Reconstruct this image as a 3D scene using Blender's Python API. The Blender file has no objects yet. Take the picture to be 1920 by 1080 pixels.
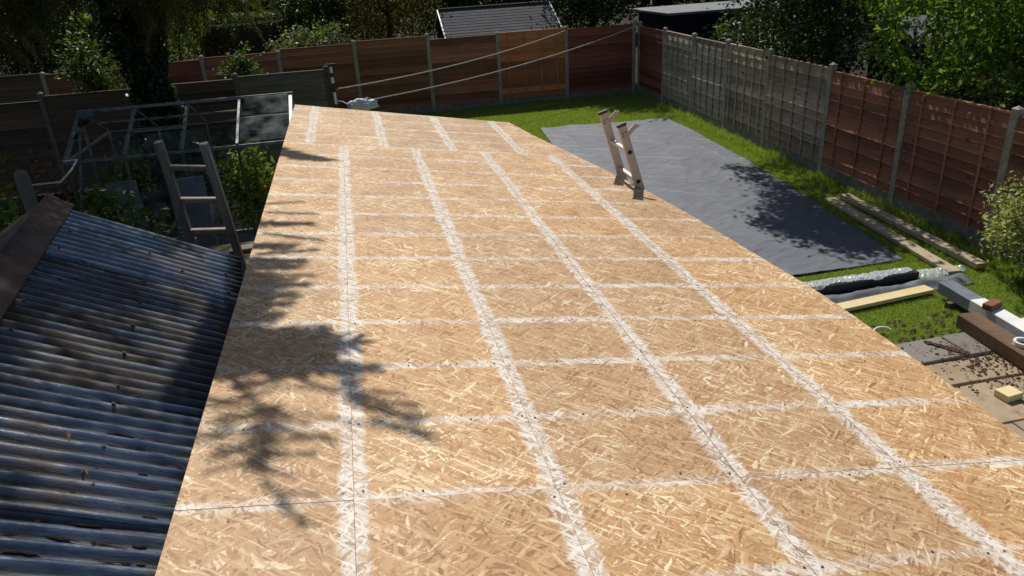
import bpy, math, random
import numpy as np
from mathutils import Vector, Matrix, noise, Quaternion

random.seed(7)
RNG = np.random.default_rng(11)
SC = bpy.context.scene
COL = SC.collection

# ------------------------------------------------------------------ camera
cam_d = bpy.data.cameras.new('camera')
cam_d.sensor_width = 36.0
cam_d.lens = 36.0 * 1397.0 / 1920.0
cam_d.clip_start = 0.05
cam_d.clip_end = 600.0
cam = bpy.data.objects.new('camera', cam_d)
COL.objects.link(cam)
R3 = ((0.97623674, -0.13494191, 0.16956564),
      (-0.20949608, -0.38750349, 0.89774854),
      (-0.05543663, -0.91193845, -0.40656494))
M = Matrix(((R3[0][0], -R3[0][1], -R3[0][2], 0.0),
            (R3[1][0], -R3[1][1], -R3[1][2], 0.0),
            (R3[2][0], -R3[2][1], -R3[2][2], 3.8),
            (0, 0, 0, 1)))
cam.matrix_world = M
SC.camera = cam

# ------------------------------------------------------------------ light
SUN_EL, SUN_AZ = math.radians(52.0), math.radians(0.3)
TO_SUN = Vector((math.sin(SUN_AZ) * math.cos(SUN_EL), math.cos(SUN_AZ) * math.cos(SUN_EL), math.sin(SUN_EL)))
world = bpy.data.worlds.new('World')
SC.world = world
world.use_nodes = True
wn = world.node_tree
bg = wn.nodes['Background']
sky = wn.nodes.new('ShaderNodeTexSky')
sky.sky_type = 'NISHITA'
sky.sun_disc = False
sky.sun_elevation = SUN_EL
sky.sun_rotation = SUN_AZ
wn.links.new(sky.outputs[0], bg.inputs[0])
bg.inputs[1].default_value = 0.068
sun_d = bpy.data.lights.new('sun', 'SUN')
sun_d.energy = 4.2
sun_d.angle = math.radians(0.53)
sun_d.color = (1.0, 0.95, 0.87)
sun = bpy.data.objects.new('sun', sun_d)
COL.objects.link(sun)
sun.rotation_euler = TO_SUN.to_track_quat('Z', 'Y').to_euler()
SC.view_settings.view_transform = 'Standard'
SC.view_settings.look = 'None'
SC.view_settings.exposure = 0.0
SC.view_settings.gamma = 1.0
SC.view_settings.use_curve_mapping = False

# ------------------------------------------------------------------ node helpers
class NT:
    def __init__(self, name):
        self.m = bpy.data.materials.new(name)
        self.m.use_nodes = True
        self.t = self.m.node_tree
        self.b = self.t.nodes['Principled BSDF']
        self.out = self.t.nodes['Material Output']
    def n(self, typ, **kw):
        nd = self.t.nodes.new(typ)
        for k, v in kw.items():
            setattr(nd, k, v)
        return nd
    def l(self, a, b):
        self.t.links.new(a, b)
    def put(self, sock, v):
        if isinstance(v, bpy.types.NodeSocket):
            self.l(v, sock)
        else:
            if sock.type == 'RGBA' and len(v) == 3:
                v = (*v, 1.0)
            sock.default_value = v
    def math(self, op, a, b=0.0, c=0.0, clamp=False):
        nd = self.n('ShaderNodeMath', operation=op, use_clamp=clamp)
        self.put(nd.inputs[0], a); self.put(nd.inputs[1], b)
        if len(nd.inputs) > 2: self.put(nd.inputs[2], c)
        return nd.outputs[0]
    def mix(self, f, a, b, mode='MIX'):
        nd = self.n('ShaderNodeMix', data_type='RGBA', blend_type=mode)
        self.put(nd.inputs[0], f); self.put(nd.inputs[6], a); self.put(nd.inputs[7], b)
        return nd.outputs[2]
    def fmix(self, f, a, b):
        nd = self.n('ShaderNodeMix', data_type='FLOAT')
        self.put(nd.inputs[0], f); self.put(nd.inputs[2], a); self.put(nd.inputs[3], b)
        return nd.outputs[0]
    def coord(self, which='Object'):
        return self.n('ShaderNodeTexCoord').outputs[which]
    def mapping(self, v, scale=(1, 1, 1), rot=(0, 0, 0), loc=(0, 0, 0)):
        nd = self.n('ShaderNodeMapping')
        self.l(v, nd.inputs[0])
        nd.inputs[1].default_value = loc; nd.inputs[2].default_value = rot; nd.inputs[3].default_value = scale
        return nd.outputs[0]
    def noise(self, v, scale, detail=4, rough=0.55, dist=0.0):
        nd = self.n('ShaderNodeTexNoise')
        if v is not None: self.l(v, nd.inputs['Vector'])
        nd.inputs['Scale'].default_value = scale; nd.inputs['Detail'].default_value = detail
        nd.inputs['Roughness'].default_value = rough; nd.inputs['Distortion'].default_value = dist
        return nd.outputs[0]
    def ramp(self, f, stops, interp='LINEAR'):
        nd = self.n('ShaderNodeValToRGB')
        cr = nd.color_ramp; cr.interpolation = interp
        while len(cr.elements) > 1: cr.elements.remove(cr.elements[-1])
        for i, (p, c) in enumerate(stops):
            e = cr.elements[0] if i == 0 else cr.elements.new(p)
            e.position = p; e.color = (*c, 1.0) if len(c) == 3 else c
        self.l(f, nd.inputs[0])
        return nd.outputs[0]
    def sm(self, f, lo, hi):
        nd = self.n('ShaderNodeMapRange', interpolation_type='SMOOTHSTEP')
        self.put(nd.inputs[0], f); nd.inputs[1].default_value = lo; nd.inputs[2].default_value = hi
        return nd.outputs[0]
    def bump(self, h, strength=0.4, dist=0.01):
        nd = self.n('ShaderNodeBump')
        self.l(h, nd.inputs['Height']); nd.inputs['Strength'].default_value = strength
        nd.inputs['Distance'].default_value = dist
        self.l(nd.outputs[0], self.b.inputs['Normal'])
    def base(self, c, rough=0.7, spec=None, metal=None):
        self.put(self.b.inputs['Base Color'], c); self.put(self.b.inputs['Roughness'], rough)
        if spec is not None: self.b.inputs['Specular IOR Level'].default_value = spec
        if metal is not None: self.put(self.b.inputs['Metallic'], metal)
        return self.m

def sc(c, k): return tuple(min(1.0, x * k) for x in c)

def wood_mat(name, c, var=0.35, grain=(3, 60, 60), rough=0.75, stain=None, bump=0.3, spec=0.25):
    """sawn or painted timber: grain runs along local x, tone shifts from piece to piece"""
    t = NT(name)
    oi = t.n('ShaderNodeObjectInfo')
    off = t.n('ShaderNodeVectorMath', operation='MULTIPLY_ADD')
    t.l(oi.outputs['Random'], off.inputs[0]); off.inputs[1].default_value = (17, 31, 13); t.l(t.coord(), off.inputs[2])
    v = off.outputs[0]
    g = t.noise(t.mapping(v, grain), 1.0, 5, 0.6)
    big = t.noise(t.mapping(v, (1.2, 3, 3)), 1.0, 4)
    col = t.ramp(g, [(0.25, sc(c, 1 - var)), (0.5, c), (0.75, sc(c, 1 + var))])
    col = t.mix(t.sm(big, 0.4, 0.75), col, stain if stain else sc(c, 0.65))
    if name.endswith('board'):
        # pale waney lip along the lower edge, grazing sunlight painted in; dark knots
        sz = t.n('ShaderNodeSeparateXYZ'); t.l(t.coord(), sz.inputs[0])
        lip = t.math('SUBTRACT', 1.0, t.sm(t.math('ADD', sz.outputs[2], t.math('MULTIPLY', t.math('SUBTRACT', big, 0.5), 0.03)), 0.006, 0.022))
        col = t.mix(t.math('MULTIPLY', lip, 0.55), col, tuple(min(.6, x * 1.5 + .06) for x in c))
        kn = t.n('ShaderNodeTexVoronoi'); t.l(t.mapping(v, (4, 9, 9)), kn.inputs['Vector']); kn.inputs['Scale'].default_value = 1.0
        col = t.mix(t.math('SUBTRACT', 1.0, t.sm(kn.outputs['Distance'], 0.08, 0.16)), col, sc(c, 0.4))
        stn = t.noise(t.n('ShaderNodeNewGeometry').outputs['Position'], 1.3, 4, 0.6)
        col = t.mix(t.math('MULTIPLY', t.sm(stn, 0.45, 0.68), 0.45), col, tuple(0.45 * x + 0.028 for x in c))
    hs = t.n('ShaderNodeHueSaturation')
    t.l(t.fmix(oi.outputs['Random'], 0.62, 1.38), hs.inputs['Value']); t.l(col, hs.inputs['Color'])
    t.bump(g, bump, 0.004)
    return t.base(hs.outputs[0], rough, spec)

def plain_mat(name, c, rough=0.6, metal=0.0, var=0.2, scale=6, spec=0.4, bump=0.15):
    t = NT(name)
    g = t.noise(t.coord(), scale, 6, 0.6)
    t.bump(g, bump, 0.005)
    return t.base(t.ramp(g, [(0.3, sc(c, 1 - var)), (0.7, sc(c, 1 + var))]), rough, spec, metal)

def leaf_mat(name, dark, mid, light, trans=0.35, rough=0.5, spec=0.35):
    t = NT(name)
    geo = t.n('ShaderNodeNewGeometry')
    col = t.ramp(geo.outputs['Random Per Island'], [(0.0, dark), (0.5, mid), (1.0, light)])
    t.base(col, rough, spec)
    tr = t.n('ShaderNodeBsdfTranslucent')
    t.l(t.mix(1.0, col, (1.35, 1.45, 0.55), 'MULTIPLY'), tr.inputs[0])
    mx = t.n('ShaderNodeMixShader'); mx.inputs[0].default_value = trans
    t.l(t.b.outputs[0], mx.inputs[1]); t.l(tr.outputs[0], mx.inputs[2]); t.l(mx.outputs[0], t.out.inputs[0])
    return t.m

# ------------------------------------------------------------------ mesh helpers
class MB:
    def __init__(s): s.v = []; s.f = []
    def add(s, vs, fs):
        o = len(s.v); s.v += [tuple(x) for x in vs]; s.f += [tuple(i + o for i in f) for f in fs]; return s
    def box(s, c, size, rz=0.0, rx=0.0, ry=0.0, bev=0.0):
        hx, hy, hz = size[0] / 2, size[1] / 2, size[2] / 2
        m = Matrix.Translation(Vector(c)) @ Matrix.Rotation(rz, 4, 'Z') @ Matrix.Rotation(ry, 4, 'Y') @ Matrix.Rotation(rx, 4, 'X')
        if bev <= 0:
            vs = [m @ Vector((x * hx, y * hy, z * hz)) for x in (-1, 1) for y in (-1, 1) for z in (-1, 1)]
            return s.add(vs, [(0, 1, 3, 2), (4, 6, 7, 5), (0, 4, 5, 1), (2, 3, 7, 6), (0, 2, 6, 4), (1, 5, 7, 3)])
        # chamfered: octagonal profile across the shortest two axes plus slightly inset ends
        ax = max(range(3), key=lambda i: size[i])
        a, b = [i for i in range(3) if i != ax]
        h = (hx, hy, hz)
        def ring(t, inset):
            A, B = h[a] - inset, h[b] - inset
            k = min(bev, A * 0.6, B * 0.6)
            pts = [(A, -B + k), (A, B - k), (A - k, B), (-A + k, B), (-A, B - k), (-A, -B + k), (-A + k, -B), (A - k, -B)]
            out = []
            for p in pts:
                q = [0, 0, 0]; q[ax] = t; q[a] = p[0]; q[b] = p[1]; out.append(m @ Vector(q))
            return out
        L = h[ax]
        rs = [ring(-L, bev), ring(-L + bev, 0), ring(L - bev, 0), ring(L, bev)]
        vs = [p for r in rs for p in r]; fs = []
        for r in range(3):
            for i in range(8):
                j = (i + 1) % 8; fs.append((r * 8 + i, r * 8 + j, r * 8 + 8 + j, r * 8 + 8 + i))
        fs.append(tuple(range(7, -1, -1))); fs.append(tuple(range(24, 32)))
        return s.add(vs, fs)
    def beam(s, p, q, w, h, up=(0, 0, 1), bev=0.0):
        """box bar from p to q, w wide, h high"""
        p, q = Vector(p), Vector(q); d = (q - p); L = d.length; d.normalize()
        sd = d.cross(Vector(up))
        if sd.length < 1e-4: sd = d.cross(Vector((0, 1, 0)))
        sd.normalize(); u = sd.cross(d)
        k = min(bev, w * .3, h * .3)
        if k > 0:
            prof = [(w/2, -h/2 + k), (w/2, h/2 - k), (w/2 - k, h/2), (-w/2 + k, h/2), (-w/2, h/2 - k), (-w/2, -h/2 + k), (-w/2 + k, -h/2), (w/2 - k, -h/2)]
        else:
            prof = [(w/2, -h/2), (w/2, h/2), (-w/2, h/2), (-w/2, -h/2)]
        n = len(prof)
        vs = [e + sd * a + u * b for e in (p, q) for a, b in prof]
        fs = [(i, (i + 1) % n, n + (i + 1) % n, n + i) for i in range(n)] + [tuple(range(n - 1, -1, -1)), tuple(range(n, 2 * n))]
        return s.add(vs, fs)
    def tube(s, pts, r, seg=8, cap=True):
        pts = [Vector(p) for p in pts]
        rs = r if isinstance(r, (list, tuple)) else [r] * len(pts)
        o = len(s.v); ref = Vector((0.31, 0.17, 0.93))
        for i, p in enumerate(pts):
            d = (pts[min(i + 1, len(pts) - 1)] - pts[max(i - 1, 0)]).normalized()
            a = d.cross(ref)
            if a.length < 0.05: a = d.cross(Vector((1, 0, 0)))
            a.normalize(); b = d.cross(a)
            for k in range(seg):
                t = 2 * math.pi * k / seg
                s.v.append(tuple(p + (a * math.cos(t) + b * math.sin(t)) * rs[i]))
        for i in range(len(pts) - 1):
            for k in range(seg):
                k2 = (k + 1) % seg
                s.f.append((o + i * seg + k, o + i * seg + k2, o + (i + 1) * seg + k2, o + (i + 1) * seg + k))
        if cap:
            s.f.append(tuple(o + k for k in range(seg - 1, -1, -1)))
            s.f.append(tuple(o + (len(pts) - 1) * seg + k for k in range(seg)))
        return s
    def mesh(s, name, mat=None, smooth=False):
        me = bpy.data.meshes.new(name)
        me.from_pydata(s.v, [], s.f); me.update()
        if mat: me.materials.append(mat)
        if smooth:
            for p in me.polygons: p.use_smooth = True
        return me
    def build(s, name, mat, parent=None, smooth=False, loc=None):
        return link(name, s.mesh(name, mat, smooth), parent, loc)

def link(name, me, parent=None, loc=None):
    o = bpy.data.objects.new(name, me); COL.objects.link(o)
    if parent is not None: o.parent = parent
    if loc is not None: o.location = loc
    return o

def tag(o, label=None, cat=None, group=None, kind=None):
    if label: o['label'] = label
    if cat: o['category'] = cat
    if group: o['group'] = group
    if kind: o['kind'] = kind
    return o

def thing(name, label, cat, loc=(0, 0, 0), rz=0.0, group=None):
    o = bpy.data.objects.new(name, None); COL.objects.link(o)
    o.location = loc; o.rotation_euler = (0, 0, rz); o.empty_display_size = 0.2
    return tag(o, label, cat, group)

def np_mesh(name, verts, tris, mat, smooth=False):
    me = bpy.data.meshes.new(name)
    nv, nt = len(verts), len(tris)
    me.vertices.add(nv); me.vertices.foreach_set('co', np.asarray(verts, dtype=np.float32).ravel())
    k = tris.shape[1]
    me.loops.add(nt * k); me.loops.foreach_set('vertex_index', np.asarray(tris, dtype=np.int32).ravel())
    me.polygons.add(nt)
    me.polygons.foreach_set('loop_start', np.arange(0, nt * k, k, dtype=np.int32))
    me.update(calc_edges=True); me.validate()
    me.materials.append(mat)
    return me

def rot_frames(n, droop=0.0, flat=0.0, rng=RNG):
    """random leaf frames: d = leaf axis, s = side axis, nn = leaf normal"""
    d = rng.normal(size=(n, 3)); d[:, 2] = d[:, 2] * (1 - flat) - droop
    d /= np.linalg.norm(d, axis=1, keepdims=True)
    r = rng.normal(size=(n, 3)); r[:, 2] += flat * 2.5
    s = np.cross(d, r); s /= np.linalg.norm(s, axis=1, keepdims=True) + 1e-9
    nn = np.cross(s, d)
    return d, s, nn

def leaf_cloud(centres, size, aspect=0.55, fold=0.12, droop=0.3, flat=0.3, rng=RNG):
    """folded rhombic leaves, four vertices and two triangles each"""
    n = len(centres)
    d, s, nn = rot_frames(n, droop, flat, rng)
    L = (size * rng.uniform(0.45, 1.4, n))[:, None]
    W = L * aspect * 0.5
    c = np.asarray(centres)
    v = np.empty((n, 4, 3))
    v[:, 0] = c - d * L * 0.5
    v[:, 1] = c + s * W + nn * fold * L
    v[:, 2] = c + d * L * 0.5
    v[:, 3] = c - s * W + nn * fold * L
    b = (np.arange(n) * 4)[:, None]
    t = np.concatenate([b + np.array([[0, 1, 2]]), b + np.array([[0, 2, 3]])], axis=1).reshape(-1, 3)
    return v.reshape(-1, 3), t

def clumps(centre, radii, nclump, per, spread, shell=0.5, rng=RNG, zmin=None):
    """clumped points filling an ellipsoid, denser near its skin"""
    u = rng.normal(size=(nclump, 3)); u /= np.linalg.norm(u, axis=1, keepdims=True)
    r = rng.uniform(shell, 1.0, nclump)[:, None] ** 0.7
    lump = 1.0 + 0.22 * np.sin(u[:, :1] * 5 + centre[0]) * np.cos(u[:, 1:2] * 4 + centre[1]) + 0.12 * np.sin(u[:, 2:3] * 9)
    cc = np.asarray(centre) + u * r * lump * np.asarray(radii)
    pts = cc[:, None, :] + rng.normal(size=(nclump, per, 3)) * spread * rng.uniform(0.6, 1.4, (nclump, 1, 1))
    pts = pts.reshape(-1, 3)
    if zmin is not None: pts = pts[pts[:, 2] > zmin]
    return pts

# ------------------------------------------------------------------ materials
def osb_mat():
    t = NT('osb')
    uv = t.n('ShaderNodeUVMap', uv_map='roof').outputs[0]
    warp = t.n('ShaderNodeVectorMath', operation='MULTIPLY_ADD')
    wob = t.n('ShaderNodeTexNoise'); t.l(uv, wob.inputs['Vector']); wob.inputs['Scale'].default_value = 9; wob.inputs['Detail'].default_value = 2
    t.l(wob.outputs['Color'], warp.inputs[0]); warp.inputs[1].default_value = (0.03, 0.03, 0); t.l(uv, warp.inputs[2])
    best = None; tone = None; hue = None
    for i, (ang, sx, sy) in enumerate([(8, 15, 80), (-38, 14, 105), (52, 18, 90), (88, 20, 95), (-58, 16, 110), (27, 13, 125), (-22, 12, 150), (66, 16, 140), (-45, 11, 140)]):
        mp = t.mapping(warp.outputs[0], (sx, sy, 1), (0, 0, 0), (i * 7.3, i * 3.1, 0))
        rt = t.n('ShaderNodeVectorRotate', rotation_type='Z_AXIS'); t.l(warp.outputs[0], rt.inputs['Vector'])
        rt.inputs['Angle'].default_value = math.radians(ang)
        mp = t.mapping(rt.outputs[0], (sx, sy, 1), (0, 0, 0), (i * 7.3, i * 3.1, 0))
        vo = t.n('ShaderNodeTexVoronoi', voronoi_dimensions='2D'); t.l(mp, vo.inputs['Vector']); vo.inputs['Scale'].default_value = 1.0
        sp = t.n('ShaderNodeSeparateColor'); t.l(vo.outputs['Color'], sp.inputs[0])
        pr, tn, hu = sp.outputs
        if best is None: best, tone, hue = pr, tn, hu
        else:
            g = t.math('GREATER_THAN', pr, best)
            tone = t.fmix(g, tone, tn); hue = t.fmix(g, hue, hu); best = t.math('MAXIMUM', pr, best)
    # sparse long pale slivers: light strands and painted glints on lifted strand edges
    rt = t.n('ShaderNodeVectorRotate', rotation_type='Z_AXIS'); t.l(warp.outputs[0], rt.inputs['Vector']); rt.inputs['Angle'].default_value = math.radians(38)
    vo = t.n('ShaderNodeTexVoronoi', voronoi_dimensions='2D'); t.l(t.mapping(rt.outputs[0], (8, 150, 1), loc=(3, 5, 0)), vo.inputs['Vector']); vo.inputs['Scale'].default_value = 1.0
    sp = t.n('ShaderNodeSeparateColor'); t.l(vo.outputs['Color'], sp.inputs[0])
    sliv = t.math('GREATER_THAN', sp.outputs[0], 0.80)
    tone = t.fmix(t.math('MULTIPLY', sliv, 0.8), tone, t.fmix(sp.outputs[1], 0.75, 1.05))
    best = t.math('MAXIMUM', best, t.math('MULTIPLY', sliv, 1.2))
    fib = t.noise(t.mapping(uv, (60, 60, 1)), 2.0, 4, 0.7)
    big = t.noise(uv, 1.6, 3)
    oi = t.n('ShaderNodeObjectInfo')
    tv = t.math('ADD', tone, t.math('MULTIPLY', t.math('SUBTRACT', fib, 0.5), 0.55))
    tv = t.math('ADD', tv, t.math('MULTIPLY', t.math('SUBTRACT', big, 0.5), 0.65))
    col = t.ramp(tv, [(0.0, (0.28, 0.138, 0.056)), (0.14, (0.39, 0.215, 0.090)), (0.45, (0.485, 0.292, 0.134)), (0.74, (0.55, 0.355, 0.175)), (0.92, (0.66, 0.475, 0.268)), (1.0, (0.84, 0.70, 0.49))])
    col = t.mix(t.math('MULTIPLY', t.sm(hue, 0.62, 1.0), 0.40), col, (0.50, 0.235, 0.115))
    hs = t.n('ShaderNodeHueSaturation'); t.l(col, hs.inputs['Color'])
    t.l(t.fmix(oi.outputs['Random'], 0.91, 1.09), hs.inputs['Value']); t.l(t.fmix(oi.outputs['Random'], 0.98, 1.04), hs.inputs['Saturation'])
    col = hs.outputs[0]
    smu = t.noise(t.mapping(uv, (3.1, 2.3, 1), loc=(1, 2, 0)), 1.0, 6, 0.68)
    col = t.mix(t.math('MULTIPLY', t.sm(smu, 0.50, 0.72), 0.30), col, (0.33, 0.20, 0.10))
    # pale planed bands along the board joints and over the joists (a finish on the boards)
    def att(nm): return t.n('ShaderNodeAttribute', attribute_name=nm).outputs['Fac']
    wav = t.math('MULTIPLY', t.math('SUBTRACT', t.noise(uv, 3.2, 6, 0.72), 0.5), 0.085)
    jag = t.math('MULTIPLY', t.math('SUBTRACT', hue, 0.5), 0.006)
    wj = t.math('ADD', wav, jag)
    d1 = t.math('MINIMUM', att('dl'), att('dr'))
    m1 = t.math('SUBTRACT', 1.0, t.sm(t.math('ADD', d1, wj), 0.028, 0.052))
    k = att('rowk')
    fr = t.math('MULTIPLY', t.math('PINGPONG', k, 0.5), 0.4)
    rn = t.noise(t.mapping(uv, (2.2, 2.5, 1)), 1.0, 3, 0.6)
    m2 = t.math('SUBTRACT', 1.0, t.sm(t.math('ADD', fr, wj), 0.014, 0.034))
    m2 = t.math('MULTIPLY', m2, t.fmix(t.sm(rn, 0.38, 0.60), 0.35, 1.0))
    m = t.math('MAXIMUM', m1, m2)
    patch = t.noise(t.mapping(uv, (14, 14, 1)), 1.0, 4, 0.7)
    m = t.math('MULTIPLY', m, t.fmix(t.sm(t.math('ADD', t.math('MULTIPLY', patch, 0.6), t.math('MULTIPLY', tone, 0.4)), 0.27, 0.64), 0.34, 0.84))
    wcol = t.ramp(tv, [(0.0, (0.46, 0.385, 0.31)), (0.2, (0.58, 0.51, 0.43)), (0.55, (0.665, 0.60, 0.52)), (1.0, (0.86, 0.83, 0.77))])
    wcol = t.mix(t.math('MULTIPLY', t.sm(big, 0.45, 0.7), 0.3), wcol, (0.55, 0.47, 0.40))
    col = t.mix(m, col, wcol)
    # stray red printing-ink smudges
    ink = t.noise(t.mapping(uv, (1.3, 1.7, 1), loc=(3.3, 8.1, 0)), 1.6, 5, 0.65)
    col = t.mix(t.math('MULTIPLY', t.sm(ink, 0.66, 0.74), 0.5), col, (0.50, 0.16, 0.10))
    rg = t.fmix(m, 0.58, 0.5)
    t.bump(t.math('ADD', best, t.math('MULTIPLY', fib, 0.3)), 0.35, 0.004)
    return t.base(col, rg, 0.35)

def metal_roof_mat(nm='galvanised_sheet', lo=0.50):
    t = NT(nm)
    v = t.coord()
    oi = t.n('ShaderNodeObjectInfo')
    off = t.n('ShaderNodeVectorMath', operation='MULTIPLY_ADD')
    t.l(oi.outputs['Random'], off.inputs[0]); off.inputs[1].default_value = (9, 23, 5); t.l(v, off.inputs[2])
    v = off.outputs[0]
    st = t.noise(t.mapping(v, (3.0, 14, 8)), 1.0, 6, 0.65)
    big = t.noise(v, 2.6, 6, 0.62)
    blot = t.noise(t.mapping(v, (6, 30, 6)), 1.0, 5, 0.7)
    rust = t.math('MULTIPLY', t.sm(t.math('ADD', big, t.math('MULTIPLY', oi.outputs['Random'], 0.10)), lo, lo + 0.16), t.fmix(t.sm(st, .35, .6), 0.35, 1.0))
    c = t.ramp(st, [(0.3, (0.085, 0.11, 0.155)), (0.5, (0.15, 0.19, 0.25)), (0.7, (0.27, 0.31, 0.37))])
    c = t.mix(rust, c, (0.060, 0.042, 0.032))
    moss_shade = t.sm(blot, 0.60, 0.70)
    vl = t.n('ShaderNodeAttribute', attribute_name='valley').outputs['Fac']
    moss_shade = t.math('MAXIMUM', moss_shade, t.math('MULTIPLY', t.sm(vl, 0.40, 0.80), t.fmix(t.sm(big, 0.35, 0.6), 0.55, 0.97)))  # moss blotches, plus shade painted into the corrugation valleys
    c = t.mix(moss_shade, c, (0.020, 0.018, 0.014))
    rough = t.math('ADD', t.math('MULTIPLY', st, 0.22), t.math('MULTIPLY', t.math('MAXIMUM', rust, moss_shade), 0.45))
    met = t.math('MULTIPLY', t.math('SUBTRACT', 1.0, t.math('MAXIMUM', rust, moss_shade)), 0.7)
    t.bump(t.math('ADD', blot, st), 0.35, 0.01)
    return t.base(c, t.math('ADD', rough, 0.13), 0.45, met)

def ground_mat(name, stops, scale, rough=0.95, bump=0.6, dist=0.03):
    t = NT(name)
    v = t.coord()
    a = t.noise(v, scale, 7, 0.65); b = t.noise(v, scale * 0.17, 3)
    f = t.math('ADD', t.math('MULTIPLY', a, 0.7), t.math('MULTIPLY', b, 0.3))
    t.bump(a, bump, dist)
    return t.base(t.ramp(f, stops), rough, 0.15)

def slab_mat(name, c, dirt):
    t = NT(name)
    oi = t.n('ShaderNodeObjectInfo'); v = t.coord()
    gpos = t.n('ShaderNodeNewGeometry').outputs['Position']
    fine = t.noise(gpos, 90, 4, 0.7); mid = t.noise(gpos, 6, 6, 0.6); big = t.noise(gpos, 1.6, 4)
    col = t.ramp(t.math('ADD', t.math('MULTIPLY', fine, 0.45), t.math('MULTIPLY', mid, 0.55)), [(0.3, sc(c, 0.7)), (0.5, c), (0.7, sc(c, 1.25))])
    col = t.mix(t.math('MULTIPLY', t.sm(mid, 0.48, 0.7), dirt), col, (0.07, 0.055, 0.042))
    col = t.mix(t.math('MULTIPLY', t.sm(big, 0.5, 0.7), 0.35), col, sc(c, 0.55))
    hs = t.n('ShaderNodeHueSaturation'); t.l(col, hs.inputs['Color']); t.l(t.fmix(oi.outputs['Random'], 0.88, 1.1), hs.inputs['Value'])
    t.bump(fine, 0.35, 0.006)
    return t.base(hs.outputs[0], 0.9, 0.2)

MAT = {}
MAT['osb'] = osb_mat()
MAT['osb_edge'] = wood_mat('osb_edge', (0.42, 0.27, 0.14), grain=(20, 20, 120))
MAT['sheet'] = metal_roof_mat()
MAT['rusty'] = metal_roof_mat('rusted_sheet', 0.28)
MAT['ridge'] = plain_mat('rusted_cap', (0.115, 0.072, 0.055), 0.75, 0.0, 0.45, 7, 0.25)
MAT['soil'] = ground_mat('soil', [(0.3, (0.012, 0.010, 0.007)), (0.5, (0.030, 0.024, 0.017)), (0.7, (0.055, 0.045, 0.03))], 3.0)
MAT['lawn'] = ground_mat('lawn_base', [(0.3, (0.12, 0.155, 0.04)), (0.5, (0.17, 0.22, 0.055)), (0.7, (0.22, 0.27, 0.075))], 6.0)
MAT['membrane'] = None
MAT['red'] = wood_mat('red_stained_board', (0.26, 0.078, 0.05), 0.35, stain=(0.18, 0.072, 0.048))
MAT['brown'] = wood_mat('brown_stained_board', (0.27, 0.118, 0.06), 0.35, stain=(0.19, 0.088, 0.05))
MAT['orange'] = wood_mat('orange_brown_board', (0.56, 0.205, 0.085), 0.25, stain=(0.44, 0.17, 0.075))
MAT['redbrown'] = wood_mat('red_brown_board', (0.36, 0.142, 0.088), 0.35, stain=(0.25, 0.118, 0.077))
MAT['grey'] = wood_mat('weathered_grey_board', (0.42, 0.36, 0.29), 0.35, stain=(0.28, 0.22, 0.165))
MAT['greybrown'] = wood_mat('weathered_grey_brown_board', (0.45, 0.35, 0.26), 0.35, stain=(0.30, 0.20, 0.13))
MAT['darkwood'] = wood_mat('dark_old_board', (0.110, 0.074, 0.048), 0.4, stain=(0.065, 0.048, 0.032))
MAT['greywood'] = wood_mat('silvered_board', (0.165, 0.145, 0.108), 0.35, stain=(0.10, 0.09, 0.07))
MAT['oldladder'] = wood_mat('old_ladder_wood', (0.25, 0.215, 0.175), 0.4, grain=(60, 60, 4), stain=(0.15, 0.13, 0.11))
MAT['concrete'] = plain_mat('concrete_post', (0.37, 0.335, 0.27), 0.9, 0, 0.3, 14, 0.2, 0.3)
MAT['gravelboard'] = plain_mat('gravel_board', (0.24, 0.225, 0.195), 0.92, 0, 0.35, 9, 0.2, 0.3)
MAT['alu'] = plain_mat('dull_aluminium', (0.60, 0.51, 0.44), 0.5, 0.25, 0.1, 20, 0.5, 0.05)
MAT['alu_dark'] = plain_mat('weathered_aluminium', (0.20, 0.20, 0.205), 0.5, 0.4, 0.5, 12, 0.5, 0.05)
MAT['black'] = plain_mat('black_plastic', (0.025, 0.022, 0.022), 0.5, 0, 0.2, 12, 0.4)
MAT['paleplank'] = wood_mat('pale_treated_plank', (0.58, 0.48, 0.27), 0.16, grain=(60, 3, 60), stain=(0.54, 0.42, 0.22))
MAT['palejoist'] = wood_mat('pale_sawn_joist', (0.68, 0.56, 0.37), 0.16, grain=(60, 3, 60), stain=(0.56, 0.46, 0.31))
MAT['sleeper'] = wood_mat('brown_sleeper', (0.24, 0.145, 0.09), 0.45, grain=(60, 4, 60), stain=(0.14, 0.085, 0.055))
MAT['whitepaint'] = wood_mat('flaking_white_paint', (0.74, 0.74, 0.73), 0.12, grain=(30, 4, 30), stain=(0.6, 0.58, 0.55))
MAT['slate'] = wood_mat('slate_blue_paint', (0.16, 0.175, 0.22), 0.2, grain=(30, 4, 30))
MAT['blackbeam'] = plain_mat('black_beam', (0.028, 0.030, 0.036), 0.55, 0, 0.3, 8, 0.4)
MAT['brick'] = plain_mat('brown_brick', (0.24, 0.11, 0.065), 0.9, 0, 0.25, 20, 0.2, 0.3)
MAT['white'] = plain_mat('white_plastic', (0.8, 0.8, 0.8), 0.4, 0, 0.08, 8)
MAT['rope'] = plain_mat('washing_rope', (0.62, 0.58, 0.56), 0.8, 0, 0.15, 40)
MAT['bark'] = plain_mat('bark', (0.06, 0.048, 0.036), 0.95, 0, 0.5, 14, 0.1, 0.8)
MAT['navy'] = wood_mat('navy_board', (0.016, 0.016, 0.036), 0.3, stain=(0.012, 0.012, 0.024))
MAT['felt'] = plain_mat('grey_roof_felt', (0.19, 0.20, 0.22), 0.7, 0, 0.2, 5, 0.3)
MAT['wallclad'] = wood_mat('timber_clad', (0.34, 0.23, 0.13), 0.25)

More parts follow.
